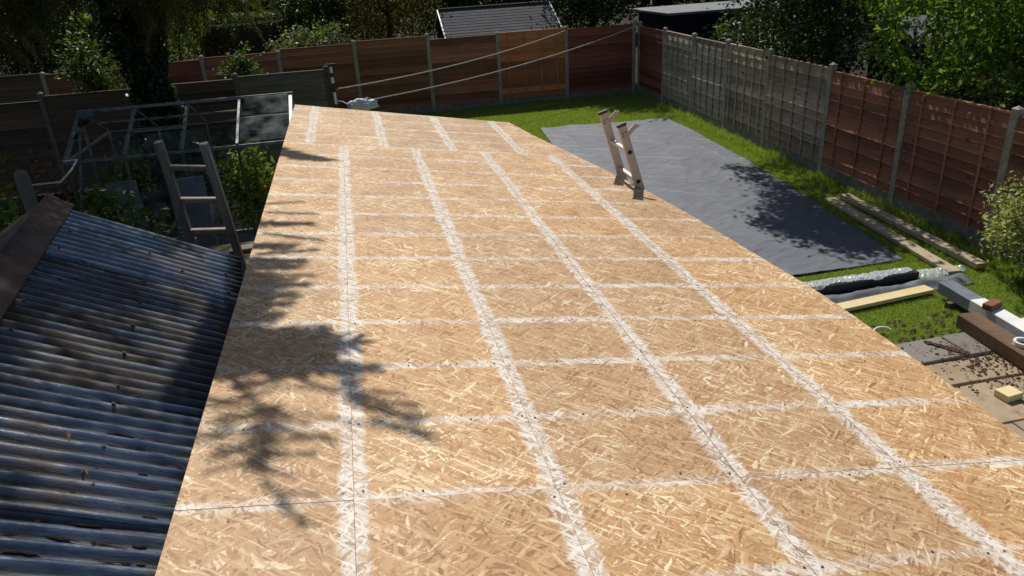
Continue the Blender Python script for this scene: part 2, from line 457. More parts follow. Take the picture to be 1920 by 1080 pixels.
def membrane_mat():
    t = NT('weed_membrane')
    v = t.coord()
    a = t.noise(t.mapping(v, (9, 30, 1), (0, 0, 0.35)), 1.0, 5, 0.6); b = t.noise(v, 1.3, 5); w = t.noise(v, 160, 2, 0.5)
    c = t.ramp(t.math('ADD', t.math('MULTIPLY', a, 0.5), t.math('MULTIPLY', b, 0.5)), [(0.3, (0.102, 0.111, 0.134)), (0.55, (0.138, 0.149, 0.174)), (0.75, (0.19, 0.203, 0.23))])
    t.bump(t.math('ADD', a, t.math('MULTIPLY', w, 0.4)), 0.45, 0.012)
    return t.base(c, 0.58, 0.35)
MAT['membrane'] = membrane_mat()

def glass_mat(name, dirt, tint=(0.8, 0.9, 0.9)):
    t = NT(name)
    g = t.n('ShaderNodeBsdfGlossy'); g.inputs['Roughness'].default_value = 0.06; g.inputs[0].default_value = (*tint, 1)
    tr = t.n('ShaderNodeBsdfTransparent'); tr.inputs[0].default_value = (0.80, 0.88, 0.87, 1)
    fr = t.n('ShaderNodeFresnel'); fr.inputs[0].default_value = 1.5
    m1 = t.n('ShaderNodeMixShader'); t.l(fr.outputs[0], m1.inputs[0]); t.l(tr.outputs[0], m1.inputs[1]); t.l(g.outputs[0], m1.inputs[2])
    df = t.n('ShaderNodeBsdfDiffuse'); df.inputs[0].default_value = (0.30, 0.34, 0.33, 1)
    m2 = t.n('ShaderNodeMixShader'); t.l(t.math('MULTIPLY', t.sm(t.noise(t.coord(), 5, 5), 0.3, 0.8), dirt), m2.inputs[0])
    t.l(m1.outputs[0], m2.inputs[1]); t.l(df.outputs[0], m2.inputs[2]); t.l(m2.outputs[0], t.out.inputs[0])
    return t.m
MAT['glass'] = glass_mat('dusty_glass', 0.5)

def clearplastic_mat():
    t = NT('clear_polythene')
    t.base((0.80, 0.84, 0.88), 0.22, 0.6)
    tr = t.n('ShaderNodeBsdfTransparent')
    mx = t.n('ShaderNodeMixShader'); mx.inputs[0].default_value = 0.5
    t.l(tr.outputs[0], mx.inputs[1]); t.l(t.b.outputs[0], mx.inputs[2]); t.l(mx.outputs[0], t.out.inputs[0])
    return t.m
MAT['polythene'] = clearplastic_mat()

def shingle_mat():
    t = NT('asphalt_shingle')
    br = t.n('ShaderNodeTexBrick'); t.l(t.coord('Object'), br.inputs['Vector'])
    br.inputs['Scale'].default_value = 1.0; br.inputs['Brick Width'].default_value = 0.30; br.inputs['Row Height'].default_value = 0.14
    br.inputs['Mortar Size'].default_value = 0.008; br.inputs['Color1'].default_value = (0.075, 0.08, 0.088, 1); br.inputs['Color2'].default_value = (0.105, 0.11, 0.12, 1)
    br.inputs['Mortar'].default_value = (0.05, 0.05, 0.055, 1)
    n = t.noise(t.coord(), 8, 5)
    c = t.mix(t.math('MULTIPLY', n, 0.5), br.outputs[0], (0.09, 0.09, 0.1))
    return t.base(c, 0.9, 0.2)
MAT['shingle'] = shingle_mat()

LEAF = {
    'apple': leaf_mat('apple_leaf', (0.07, 0.12, 0.018), (0.13, 0.205, 0.028), (0.22, 0.30, 0.055), 0.5),
    'dark': leaf_mat('dark_leaf', (0.016, 0.032, 0.009), (0.032, 0.055, 0.013), (0.06, 0.09, 0.022), 0.28),
    'olive': leaf_mat('olive_leaf', (0.05, 0.052, 0.014), (0.10, 0.095, 0.024), (0.21, 0.17, 0.045), 0.38),
    'lime': leaf_mat('lime_leaf', (0.09, 0.135, 0.02), (0.17, 0.23, 0.035), (0.29, 0.33, 0.08), 0.45),
    'hedge': leaf_mat('hedge_leaf', (0.03, 0.06, 0.012), (0.06, 0.10, 0.02), (0.12, 0.165, 0.04), 0.35),
    'pale': leaf_mat('pale_leaf', (0.07, 0.10, 0.045), (0.13, 0.165, 0.08), (0.24, 0.27, 0.16), 0.35),
    'ivy': leaf_mat('ivy_leaf', (0.010, 0.022, 0.008), (0.020, 0.038, 0.012), (0.04, 0.065, 0.02), 0.2, 0.4),
    'varieg': leaf_mat('variegated_leaf', (0.12, 0.16, 0.05), (0.36, 0.38, 0.16), (0.62, 0.60, 0.36), 0.35),
    'conifer': leaf_mat('conifer_needles', (0.04, 0.052, 0.014), (0.085, 0.095, 0.024), (0.15, 0.15, 0.045), 0.35),
    'brown': leaf_mat('dead_needles', (0.10, 0.045, 0.022), (0.16, 0.075, 0.035), (0.24, 0.12, 0.06), 0.2),
    'grass': leaf_mat('grass_blade', (0.21, 0.285, 0.06), (0.29, 0.37, 0.085), (0.39, 0.45, 0.14), 0.35, 0.55, 0.25),
}

# ------------------------------------------------------------------ setting: ground, lawn, patio
g = MB().add([(-120, -60, -0.02), (120, -60, -0.02), (120, 220, -0.02), (-120, 220, -0.02)], [(0, 1, 2, 3)]).build('ground', MAT['soil'])
tag(g, kind='structure')
lawn_poly = [(-0.45, 9.3), (2.3, 9.3), (2.3, 5.72), (7.62, 5.72), (7.68, 9), (7.96, 20.7), (-0.45, 20.7)]
lw = MB().add([(x, y, 0.0) for x, y in lawn_poly], [tuple(range(len(lawn_poly)))]).build('lawn', MAT['lawn'])
tag(lw, kind='structure')

patio = MB().box((4.75, 3.85, -0.03), (5.1, 3.7, 0.05)).build('patio', MAT['soil'])
tag(patio, kind='structure')
SLAB = slab_mat('buff_slab', (0.42, 0.32, 0.215), 0.45)
EDGE = slab_mat('weathered_edging', (0.24, 0.215, 0.195), 0.6)
slab_me = MB().box((0, 0, 0), (0.592, 0.572, 0.045), bev=0.006).mesh('paving_slab', SLAB)
for j, y0 in enumerate((2.22, 2.80, 3.38, 3.96, 4.55)):
    for i in range(8):
        x = 2.55 + i * 0.6 + (0.3 if j % 2 else 0.0)
        o = link('paving_slab', slab_me, patio, (x, y0, 0.020 + random.uniform(-.004, .004)))
        o.rotation_euler = (random.uniform(-.006, .006), random.uniform(-.006, .006), random.uniform(-.006, .006))
edge_me = MB().box((0, 0, 0), (0.595, 0.40, 0.05), bev=0.01).mesh('edging_slab', EDGE)
half_me = MB().box((0, 0, 0), (0.592, 0.36, 0.045), bev=0.006).mesh('paving_slab', SLAB)
for i in range(8):
    o = link('edging_slab', edge_me, patio, (2.75 + i * 0.6, 5.48, 0.026 + random.uniform(-.008, .008)))
    o.rotation_euler = (random.uniform(-.015, .015), random.uniform(-.015, .015), random.uniform(-.03, .03))
    link('paving_slab', half_me, patio, (2.5 + i * 0.6, 5.05, 0.020 + random.uniform(-.004, .004)))

# grass blades: only where lawn shows
def in_poly(x, y, poly):
    c = np.zeros(len(x), bool); n = len(poly)
    for i in range(n):
        x1, y1 = poly[i]; x2, y2 = poly[(i + 1) % n]
        cond = ((y1 > y) != (y2 > y)) & (x < (x2 - x1) * (y - y1) / (y2 - y1 + 1e-12) + x1)
        c ^= cond
    return c
MEM = [(4.17, 17.26), (5.68, 17.09), (7.27, 17.02), (7.24, 15.46), (7.10, 12.77), (6.86, 10.53), (6.65, 8.82), (6.48, 7.56), (5.0, 7.5), (3.3, 7.55)]
def grass_pts(n, box):
    x = RNG.uniform(box[0], box[1], n); y = RNG.uniform(box[2], box[3], n)
    k = in_poly(x, y, lawn_poly) & ~in_poly(x, y, MEM)
    return x[k], y[k]
def grass_mesh(x, y, hgt, wid, lean=0.5):
    n = len(x)
    a = RNG.uniform(0, 2 * np.pi, n); h = hgt * RNG.uniform(0.5, 1.3, n); w = wid * RNG.uniform(0.7, 1.3, n)
    la = RNG.uniform(0, 2 * np.pi, n); ll = lean * h * RNG.uniform(0.2, 1.4, n)
    v = np.empty((n, 3, 3))
    v[:, 0] = np.stack([x - np.cos(a) * w, y - np.sin(a) * w, np.zeros(n)], 1)
    v[:, 1] = np.stack([x + np.cos(a) * w, y + np.sin(a) * w, np.zeros(n)], 1)
    v[:, 2] = np.stack([x + np.cos(la) * ll, y + np.sin(la) * ll, h], 1)
    return v.reshape(-1, 3)
parts = []
x, y = grass_pts(110000, (2.3, 7.7, 5.74, 7.6)); parts.append(grass_mesh(x, y, 0.032, 0.0035))
x, y = grass_pts(150000, (6.3, 8.0, 7.5, 17.5)); parts.append(grass_mesh(x, y, 0.035, 0.0045))
x, y = grass_pts(240000, (0.0, 8.0, 14.5, 20.7)); parts.append(grass_mesh(x, y, 0.035, 0.006))
# longer uncut tufts at the foot of the right fence
ty = RNG.uniform(6.2, 20.3, 260); tx = 7.60 + (ty - 6) * 0.024 - RNG.uniform(0.05, 0.30, 260)
for cx, cy in zip(tx, ty):
    m = 60; gx = cx + RNG.normal(0, 0.06, m); gy = cy + RNG.normal(0, 0.08, m); parts.append(grass_mesh(gx, gy, random.choice((0.07, 0.09, 0.14)), 0.006, 0.8))
gv = np.concatenate(parts); gt = np.arange(len(gv)).reshape(-1, 3)
gr = link('grass', np_mesh('grass', gv, gt, LEAF['grass'])); tag(gr, kind='stuff')

# soil crumbs dropped on the patio
cr = MB(); rr = random.Random(3)
def clod(c, r):
    o = []
    for (a, b) in ((0, -1), (0, 0), (1.25, 0), (2.5, 0), (3.75, 0), (5.0, 0), (0, 1)):
        if b: o.append((c[0], c[1], c[2] + b * r * 0.5))
        elif len(o) >= 1: o.append((c[0] + math.cos(a) * r * rr.uniform(.6, 1.3), c[1] + math.sin(a) * r * rr.uniform(.6, 1.3), c[2] + rr.uniform(-.2, .2) * r))
    n = 5; cr.add(o, [(0, 1 + (i + 1) % n, 1 + i) for i in range(n)] + [(6, 1 + i, 1 + (i + 1) % n) for i in range(n)])
for _ in range(1100):
    cx, cy = rr.gauss(5.60, 0.28), rr.gauss(5.15, 0.28)
    clod((cx, cy, 0.047), abs(rr.gauss(0.0, 0.008)) + 0.002)
for _ in range(60):
    t_ = rr.random(); clod((5.22 + 0.22 * t_, 5.62 - 0.34 * t_ + rr.gauss(0, .012), 0.055), rr.uniform(0.015, 0.04))
for (px, py) in ((4.92, 4.83), (5.05, 4.80), (5.3, 4.82), (5.6, 4.84), (5.42, 4.7), (5.55, 4.58), (5.0, 4.72)):
    for _ in range(5): clod((px + rr.gauss(0, .02), py + rr.gauss(0, .015), 0.047), rr.uniform(.006, .018))
for _ in range(70): clod((rr.uniform(4.9, 6.0), rr.uniform(5.75, 6.2), 0.02), rr.uniform(.008, .035))
o = cr.build('soil_crumbs', plain_mat('loose_soil', (0.105, 0.066, 0.043), 0.95, 0, 0.5, 20, 0.1)); tag(o, kind='stuff')

# ------------------------------------------------------------------ garden room with the OSB roof deck
UD, V2 = 1.38, Vector((0.9885449, 0, -0.15092705))
NR = Vector((0.15092705, 0, 0.9885449))
O0 = Vector((0, 0, 3.8)) - NR * UD
def RP(u, v, h=0.0):                       # roof coordinates (units of 1.38 m) to metres
    return O0 + V2 * (u * UD) + Vector((0, v * UD, 0)) + NR * h
OUT = [(-0.300, -0.47), (1.80, -0.47), (1.795, 1.347), (1.818, 1.69), (1.832, 2.10), (1.830, 2.40), (1.790, 2.85), (1.754, 3.331), (1.689, 3.824), (1.619, 4.186), (1.514, 4.662), (1.384, 5.251), (1.305, 5.721), (-0.316, 5.975), (-0.309, 3.6)]
def clip(poly, cell):
    out = list(poly); n = len(cell)
    for i in range(n):
        ax, ay = cell[i]; bx, by = cell[(i + 1) % n]; inp, out = out, []
        def side(p): return (bx - ax) * (p[1] - ay) - (by - ay) * (p[0] - ax)
        for j in range(len(inp)):
            p, q = inp[j], inp[(j + 1) % len(inp)]; sp_, sq = side(p), side(q)
            if sp_ >= 0: out.append(p)
            if (sp_ >= 0) != (sq >= 0):
                t_ = sp_ / (sp_ - sq); out.append((p[0] + (q[0] - p[0]) * t_, p[1] + (q[1] - p[1]) * t_))
        if not out: return []
    return out
room = thing('garden_room', 'garden outbuilding under construction with a bare chipboard roof deck', 'outbuilding', (0.8, 3.5, 0))
ROOM_INV = Matrix.Translation(-Vector(room.location))
def roomv(p): return ROOM_INV @ Vector(p)
def vline(k, u):                           # the cross joints fan out slightly
    return (-0.47, 1.262, 2.945 + 0.034 * u, 4.612, 6.4)[k]
TH = 0.018
colsA = [-0.6, 0.036, 0.467, 0.905, 1.343, 2.4]
colsB = [-0.6, -0.162, 0.281, 0.710, 1.155, 2.4]
GAP = 0.0006 / UD
for r in range(4):
    cols = colsA if r < 3 else colsB
    for cidx in range(5):
        u0, u1 = cols[cidx], cols[cidx + 1]
        ju = random.uniform(-.002, .002)
        cell = [(u0 + GAP, vline(r, u0) + GAP), (u1 - GAP, vline(r, u1) + GAP), (u1 - GAP, vline(r + 1, u1) - GAP), (u0 + GAP, vline(r + 1, u0) - GAP)]
        # cut lengthwise into strips so the attributes interpolate well
        pl = clip(OUT, cell)
        if len(pl) < 3: continue
        n = len(pl)
        lift = random.uniform(0, 0.0022)
        top = [roomv(RP(u, v, lift)) for u, v in pl]; bot = [roomv(RP(u, v, lift - TH)) for u, v in pl]
        mb = MB(); mb.add(top + bot, [tuple(range(n)), tuple(range(2 * n - 1, n - 1, -1))] + [(i, i + n, (i + 1) % n + n, (i + 1) % n) for i in range(n)])
        ob = mb.build('osb_board', MAT['osb'], room)
        me = ob.data
        me.materials.append(MAT['osb_edge'])
        for p in me.polygons:
            if p.index >= 1: p.material_index = 1
        uvl = me.uv_layers.new(name='roof')
        atts = {k: me.attributes.new(k, 'FLOAT', 'POINT') for k in ('dl', 'dr', 'rowk')}
        for i in range(2 * n):
            u, v = pl[i % n]
            atts['dl'].data[i].value = (u - u0) * UD if cidx > 0 else 1.0 + u
            atts['dr'].data[i].value = (u1 - u) * UD if cidx < 4 else 1.0
            v0, v1 = vline(r, u), vline(r + 1, u)
            if r == 0: kk = 6 * (v - v0) / (v1 - v0)
            elif r < 3: kk = 6 * r + 6 * (v - v0) / (v1 - v0)
            else: kk = 18 + (v - v0) / 0.297
            atts['rowk'].data[i].value = kk
        for lp in me.loops:
            u, v = pl[lp.vertex_index % n]
            uvl.data[lp.index].uv = (u * UD + cidx * 5.13 + r * 0.37, v * UD + r * 9.71 + cidx * 1.3)
# screws
scr = MB()
def screw(u, v):
    c = RP(u, v, 0.0032); k = 6; rad = 0.0042
    scr.add([roomv(c)] + [roomv(c + V2 * (rad * math.cos(a)) + Vector((0, rad * math.sin(a), 0))) for a in [2 * math.pi * i / k for i in range(k)]], [(0, 1 + i, 1 + (i + 1) % k) for i in range(k)])
rs = random.Random(5)
def inside(u, v): return bool(in_poly(np.array([u]), np.array([v]), OUT)[0])
for r in range(4):
    cols = colsA if r < 3 else colsB
    for q in range(6 if r < 3 else 3):
        for ci in range(5):
            for du in ((0.016, 0.15, 0.29, 0.415) if ci not in (0, 4) else (0.40, 0.3, 0.46, 0.62) if ci == 0 else (0.016, 0.15, 0.29, 0.42)):
                if rs.random() < 0.12: continue
                u = cols[ci] + du + rs.gauss(0, .006)
                if ci == 0: u = max(u, -0.28)
                v0, v1 = vline(r, u), vline(r + 1, u)
                v = (v0 + (v1 - v0) * q / 6 if r < 3 else v0 + 0.297 * q) + rs.gauss(0, .009)
                if q == 0: v += rs.choice((-.022, .022))
                if inside(u, v): screw(u, v)
s_o = scr.build('screw', plain_mat('screw_head', (0.06, 0.05, 0.045), 0.5, 0.5), room); s_o['kind'] = 'stuff'
# fascia boards below the deck edge, and the walls
def strip(path, h0, h1, thick):
    mb = MB()
    for (a, b) in zip(path[:-1], path[1:]):
        p, q = RP(*a, (h0 + h1) / 2), RP(*b, (h0 + h1) / 2)
        mb.beam(roomv(p), roomv(q), thick, abs(h1 - h0), up=NR)
    return mb
inn = 0.03
strip([(1.77, -0.45), (1.765, 1.347), (1.79, 1.69), (1.80, 2.2), (1.76, 2.85), (1.72, 3.33), (1.655, 3.82), (1.48, 4.66), (1.275, 5.69)], -0.02, -0.17, 0.025).build('fascia', MAT['wallclad'], room)
strip([(-0.275, -0.45), (-0.285, 3.6), (-0.29, 5.94)], -0.02, -0.17, 0.025).build('fascia', MAT['wallclad'], room)
strip([(-0.27, 5.93), (1.26, 5.685)], -0.02, -0.17, 0.025).build('fascia', MAT['wallclad'], room)
def wall(a, b):
    mb = MB(); p0, p1 = RP(*a, -0.175), RP(*b, -0.175)
    q0, q1 = Vector((p0.x, p0.y, 0)), Vector((p1.x, p1.y, 0))
    d = (q1 - q0).normalized(); nrm = Vector((d.y, -d.x, 0)) * 0.05
    vs = [roomv(x) for x in (q0 - nrm, q1 - nrm, q1 + nrm, q0 + nrm, p0 - nrm, p1 - nrm, p1 + nrm, p0 + nrm)]
    mb.add(vs, [(0, 3, 2, 1), (4, 5, 6, 7), (0, 1, 5, 4), (1, 2, 6, 5), (2, 3, 7, 6), (3, 0, 4, 7)])
    mb.build('wall', MAT['wallclad'], room)
wall((-0.2, -0.36), (-0.2, 5.80)); wall((1.15, 5.6), (-0.17, 5.79))
wall((1.68, 2.6), (1.22, 5.5)); wall((1.68, -0.36), (1.685, 2.56)); wall((-0.14, -0.40), (1.62, -0.40))

# ------------------------------------------------------------------ corrugated shed on the left
YAW, PIT = math.radians(7.5), math.radians(28)
E0 = Vector((-0.75, 4.08, 2.30))
DR = Vector((-math.sin(YAW), math.cos(YAW), 0))
DS = Vector((math.cos(YAW) * math.cos(PIT), math.sin(YAW) * math.cos(PIT), -math.sin(PIT)))
DN = DR.cross(DS) * -1
if DN.z < 0: DN = -DN
SLOPE = 0.985
shed = thing('corrugated_shed', 'low shed with rusty corrugated metal roof and brown ridge cap beside the chipboard deck', 'shed', (-1.6, 2.2, 0))
SI = -Vector(shed.location)
def S(s_, r_, h=0.0): return E0 + DS * s_ + DR * r_ + DN * h + SI
sheets = [(0.13, -0.56, .004), (-0.50, -1.13, .000), (-1.05, -1.72, .004), (-1.64, -2.30, .0075), (-2.22, -2.92, .003), (-2.84, -3.5, .0065)]
for i, (r0, r1, hh) in enumerate(sheets):
    mb = MB(); pit = 0.0635; amp = 0.0105
    L = r0 - r1; nn = int(L / pit * 8); ns = 9
    VAL = []; ends = (random.uniform(-.015, .02), -SLOPE + random.uniform(-.02, .02))
    for a in range(ns + 1):
        s_ = ends[0] + (ends[1] - ends[0]) * a / ns
        for b in range(nn + 1):
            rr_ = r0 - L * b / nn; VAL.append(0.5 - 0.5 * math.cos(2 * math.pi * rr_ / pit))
            h = amp * math.cos(2 * math.pi * rr_ / pit) + hh + 0.006 * noise.noise((s_ * 2 + i * 3, rr_ * 2, 0.3)) + (0.010 * (1 - abs(2 * b / nn - 1)) * 0)
            mb.v.append(tuple(S(s_, rr_, h)))
    for a in range(ns):
        for b in range(nn):
            k = a * (nn + 1) + b
            mb.f.append((k, k + 1, k + nn + 2, k + nn + 1))
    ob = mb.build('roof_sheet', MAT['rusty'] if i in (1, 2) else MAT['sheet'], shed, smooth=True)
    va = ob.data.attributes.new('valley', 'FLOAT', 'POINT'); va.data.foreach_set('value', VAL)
    md = ob.modifiers.new('thickness', 'SOLIDIFY'); md.thickness = 0.0012; md.offset = -1
mb = MB()
for (r0, r1, hh) in sheets:
    for s_ in (-0.08, -0.46, -0.84):
        for q_ in (0.05, 0.30, 0.55):
            r_ = round((r0 - q_) / 0.0635) * 0.0635
            c = S(s_ + random.uniform(-.015, .015), r_, hh + 0.0105)
            mb.tube([c, c + DN * 0.002], 0.0075, 8); mb.tube([c + DN * 0.002, c + DN * 0.004], 0.004, 6)
o = mb.build('roof_screw', MAT['black'], shed); o['kind'] = 'stuff'
# moss and leaf grit caught in the corrugations
mb = MB()
for _ in range(420):
    s_ = -abs(random.gauss(0, .45)) if random.random() < .6 else random.uniform(-.9, 0); s_ = max(s_, -.9)
    r_ = (math.floor(random.uniform(-3.2, 0.1) / 0.0635) + 0.5) * 0.0635 + random.gauss(0, .006)
    c = S(s_, r_, 0.001); l_ = random.uniform(.006, .055); a_ = random.gauss(0, .06); dd = DS * math.cos(a_) + DR * math.sin(a_); ee = DS * -math.sin(a_) + DR * math.cos(a_)
    mb.add([c - dd * l_, c + ee * .006, c + dd * l_, c - ee * .006, c + DN * random.uniform(.002, .005)], [(0, 1, 4), (1, 2, 4), (2, 3, 4), (3, 0, 4)])
o = mb.build('leaf_litter', plain_mat('leaf_grit', (0.055, 0.042, 0.028), 0.95, 0, .6, 25, .1), shed); o['kind'] = 'stuff'
# fallen leaves and moss tufts lying on the sheets
for (s_, r_) in ((-0.55, -1.95), (-0.48, -2.12), (-0.42, -2.55), (-0.2, -0.9), (-0.3, -0.35), (-0.62, -2.62)):
    c = S(s_, r_, 0.02); q = Vector((random.uniform(-1, 1), random.uniform(-1, 1), 0)).normalized() * 0.02; w_ = Vector((-q.y, q.x, 0)) * 0.4
    MB().add([c - q, c + w_ + Vector((0, 0, .006)), c + q, c - w_ + Vector((0, 0, .008)), c - q * .1 + Vector((0, 0, .014))], [(0, 1, 4), (1, 2, 4), (2, 3, 4), (3, 0, 4), (0, 3, 2, 1)]).build('fallen_leaf', plain_mat('dry_leaf', (0.22, 0.075, 0.03), 0.8), shed)
# ridge cap, far slope, gable walls
top = -SLOPE
DS2 = Vector((-math.cos(YAW) * math.cos(PIT), -math.sin(YAW) * math.cos(PIT), -math.sin(PIT)))
RG = S(top, 0, 0.02)
DN2 = DR.cross(DS2); DN2 = DN2 if DN2.z > 0 else -DN2
mb = MB(); pts = []
for r_ in (0.20, -0.9, -2.0, -3.5):
    rgp = RG + DR * r_
    prof = [rgp + DS * 0.115 + DN * 0.006, rgp + DS * 0.05 + DN * 0.012, rgp + Vector((0, 0, 0.035)), rgp + DS2 * 0.05 + DN2 * 0.012, rgp + DS2 * 0.30 + DN2 * 0.006]
    pts.append(prof)
for prof in pts: mb.v += [tuple(p) for p in prof]
for a in range(len(pts) - 1):
    for b in range(4): mb.f.append((a * 5 + b, a * 5 + b + 1, a * 5 + b + 6, a * 5 + b + 5))
ob = mb.build('ridge_cap', MAT['ridge'], shed, smooth=True)
md = ob.modifiers.new('thickness', 'SOLIDIFY'); md.thickness = 0.012; md.offset = -1
mb = MB(); nn = 200
for a in range(2):
    for b in range(nn + 1):
        r_ = 0.13 - 3.6 * b / nn
        mb.v.append(tuple(RG + DR * r_ + DS2 * (0.12 + 0.85 * a) + DN2 * (-0.02 + 0.0095 * math.cos(2 * math.pi * (r_) / 0.0762))))
for b in range(nn): mb.f.append((b, b + 1, nn + 2 + b, nn + 1 + b))
mb.build('roof_sheet', MAT['sheet'], shed, smooth=True)
def zcol(p): return Vector((p.x, p.y, 0))
for r_ in (0.05, -3.4):
    a, b, c = S(-0.04, r_, -0.03), S(top, r_, -0.03), RG + DR * r_ + DS2 * 0.9 + Vector((0, 0, -.06))
    off = DR * 0.04
    vs = [zcol(a), a, b, c, zcol(c)]; vs = [v + off for v in vs] + [v - off for v in vs]; n = 5
    MB().add(vs, [tuple(range(n)), tuple(range(2 * n - 1, n - 1, -1))] + [(i, i + n, (i + 1) % n + n, (i + 1) % n) for i in range(n)]).build('gable_wall', MAT['darkwood'], shed)
for q in (S(-0.05, 0, -0.04), RG + DS2 * 0.88 + Vector((0, 0, -.07))):
    a, b = q + DR * 0.0, q - DR * 3.35
    m_ = (a + b) / 2
    MB().beam(Vector((a.x, a.y, a.z / 2)), Vector((b.x, b.y, b.z / 2)), 0.05, a.z).build('side_wall', MAT['darkwood'], shed)

# ------------------------------------------------------------------ fences
BOARD_ME = []
for k in range(4):
    mb = MB(); nseg = 8; hgt = 0.172
    for i in range(nseg + 1):
        x = i / nseg
        w = 0.010 * noise.noise((x * 6.0, k * 3.7, 0.0))
        mb.v += [(x, -0.044, w), (x, -0.010, hgt), (x, -0.002, hgt), (x, -0.026, w)]
    for i in range(nseg):
        a, b = i * 4, i * 4 + 4
        mb.f += [(a, b, b + 1, a + 1), (a + 1, b + 1, b + 2, a + 2), (a + 2, b + 2, b + 3, a + 3), (a + 3, b + 3, b, a)]
    mb.f += [(0, 1, 2, 3), (nseg * 4 + 3, nseg * 4 + 2, nseg * 4 + 1, nseg * 4)]
    BOARD_ME.append(mb)
_bm = {}
def board_mesh(k, mat):
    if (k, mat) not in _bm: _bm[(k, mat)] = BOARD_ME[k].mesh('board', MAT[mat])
    return _bm[(k, mat)]

def fence_panel(fence, p, q, z0, z1, mat, battens=0, grav=0.25, label=None, capmat=None, both=False):
    """p to q along local x, viewer on local -y"""
    p, q = Vector((*p, 0)), Vector((*q, 0)); d = q - p; L = d.length
    rz = math.atan2(d.y, d.x)
    mb = MB(); ph = z1 - z0 - grav
    mb.box((L / 2, -0.005, ph + 0.012), (L, 0.055, 0.024))                       # cap rail
    mb.box((0.02, 0.012, ph / 2), (0.04, 0.03, ph)); mb.box((L - 0.02, 0.012, ph / 2), (0.04, 0.03, ph))
    for i in range(battens):
        xx = L * (i + 0.5 - (0.5 - 0.02 if False else 0)) / battens if battens > 1 else L / 2
        mb.box((xx, -0.046, ph / 2), (0.034, 0.018, ph - 0.01))
    pn = mb.build('fence_panel', MAT[capmat or mat], fence, loc=Vector((p.x, p.y, z0 + grav)) - Vector(fence.location))
    pn.rotation_euler = (0, 0, rz)
    if label: pn['label'] = label
    nb = max(3, round(ph / 0.142)); st = (ph - 0.165) / (nb - 1)
    for i in range(nb):
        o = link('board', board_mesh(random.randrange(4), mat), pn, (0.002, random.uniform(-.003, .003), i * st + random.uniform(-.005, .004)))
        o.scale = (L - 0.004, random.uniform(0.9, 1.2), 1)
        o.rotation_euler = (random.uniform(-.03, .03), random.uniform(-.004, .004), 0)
    if grav > 0.01:
        g_ = MB().box((L / 2, 0, 0), (L, 0.05, grav - 0.004)).build('gravel_board', MAT['gravelboard'], fence, loc=Vector((p.x + d.x / 2 * 0, p.y, z0 + grav / 2)) - Vector(fence.location))
        g_.rotation_euler = (0, 0, rz)
    return pn
def post(fence, x, y, h, mat='concrete', w=0.10, dn=0.11, rz=0.0, label=None):
    mb = MB().box((0, 0, h / 2 - 0.02), (w, dn, h), bev=0.008)
    mb.add([(-w/2 + .012, -dn/2 + .012, h - 0.0201), (w/2 - .012, -dn/2 + .012, h - 0.0201), (w/2 - .012, dn/2 - .012, h - 0.0201), (-w/2 + .012, dn/2 - .012, h - 0.0201), (0, 0, h + 0.012)], [(0, 1, 4), (1, 2, 4), (2, 3, 4), (3, 0, 4)])
    o = mb.build('fence_post', MAT[mat], fence, loc=Vector((x, y, 0)) - Vector(fence.location)); o.rotation_euler = (0, 0, rz)
    if label: o['label'] = label
    return o

bf = thing('back_fence', 'long fence of red and brown overlap panels across the end of the garden', 'fence', (3.0, 20.8, 0))
bx = [-11.2, -9.3, -7.42, -5.55, -3.69, -1.81, 0.12, 2.05, 3.94, 5.86, 7.83]
bh = [1.9, 1.9, 1.85, 1.85, 1.95, 1.92, 2.03, 2.06, 1.96, 1.97, 1.95]
cols_ = ['darkwood', 'darkwood', 'brown', 'red', 'redbrown', 'brown', 'brown', 'redbrown', 'orange', 'red']
ptops = [1.8, 1.8, 1.76, 1.82, 1.86, 1.92, 1.97, 1.87, 1.90, 1.86]
for i in range(10):
    mt = cols_[i]
    fence_panel(bf, (bx[i] + 0.05, 20.8), (bx[i + 1] - 0.05, 20.8), 0.0, ptops[i], mt, battens=4 if mt == 'orange' else 0, grav=0.16,
                label={8: 'orange brown fence panel, the palest in the back run', 9: 'dark red corner panel'}.get(i))
for i in range(11): post(bf, bx[i], 20.8, bh[i])

rf = thing('right_fence', 'right hand boundary fence of grey and red brown overlap panels between concrete posts', 'fence', (7.8, 13.0, 0))
ry = [20.75, 18.85, 17.0, 15.2, 13.42, 11.35, 9.42, 7.50, 5.58]
def rx(y): return 7.60 + (y - 5.6) * 0.0268
rmat = ['red', 'grey', 'grey', 'greybrown', 'greybrown', 'redbrown', 'redbrown', 'brown']
rbat = [0, 5, 5, 5, 5, 3, 3, 3]
rtop = [1.80, 1.82, 1.82, 1.84, 1.79, 1.75, 1.74, 1.72]
for i in range(8):
    fence_panel(rf, (rx(ry[i]), ry[i] - 0.05), (rx(ry[i + 1]), ry[i + 1] + 0.05), 0.0, rtop[i], rmat[i], battens=rbat[i], grav=0.22,
                label={0: 'dark red fence panel in the corner', 3: 'grey brown weathered fence panel', 5: 'red brown fence panel'}.get(i))
for i in range(9): post(rf, rx(ry[i]), ry[i], [1.95, 1.92, 1.93, 1.95, 1.93, 1.90, 1.86, 1.84, 1.8][i])

lf = thing('left_fence', 'low dark weathered timber fence behind the greenhouse', 'fence', (-4.0, 16.0, 0))
lx = [-9.4, -7.6, -5.85, -4.07, -2.29, -0.52]
lm = ['darkwood', 'darkwood', 'darkwood', 'darkwood', 'greywood']
lt = [1.72, 1.76, 1.84, 1.86, 1.90]
for i in range(5):
    fence_panel(lf, (lx[i] + 0.05, 16.0), (lx[i + 1] - 0.05, 16.0), 0.0, lt[i], lm[i], battens=0, grav=0.0, label={4: 'silvery grey fence panel'}.get(i))
for i in range(6): post(lf, lx[i], 16.0, lt[min(i, 4)] + 0.1, "greywood", 0.1, 0.1)

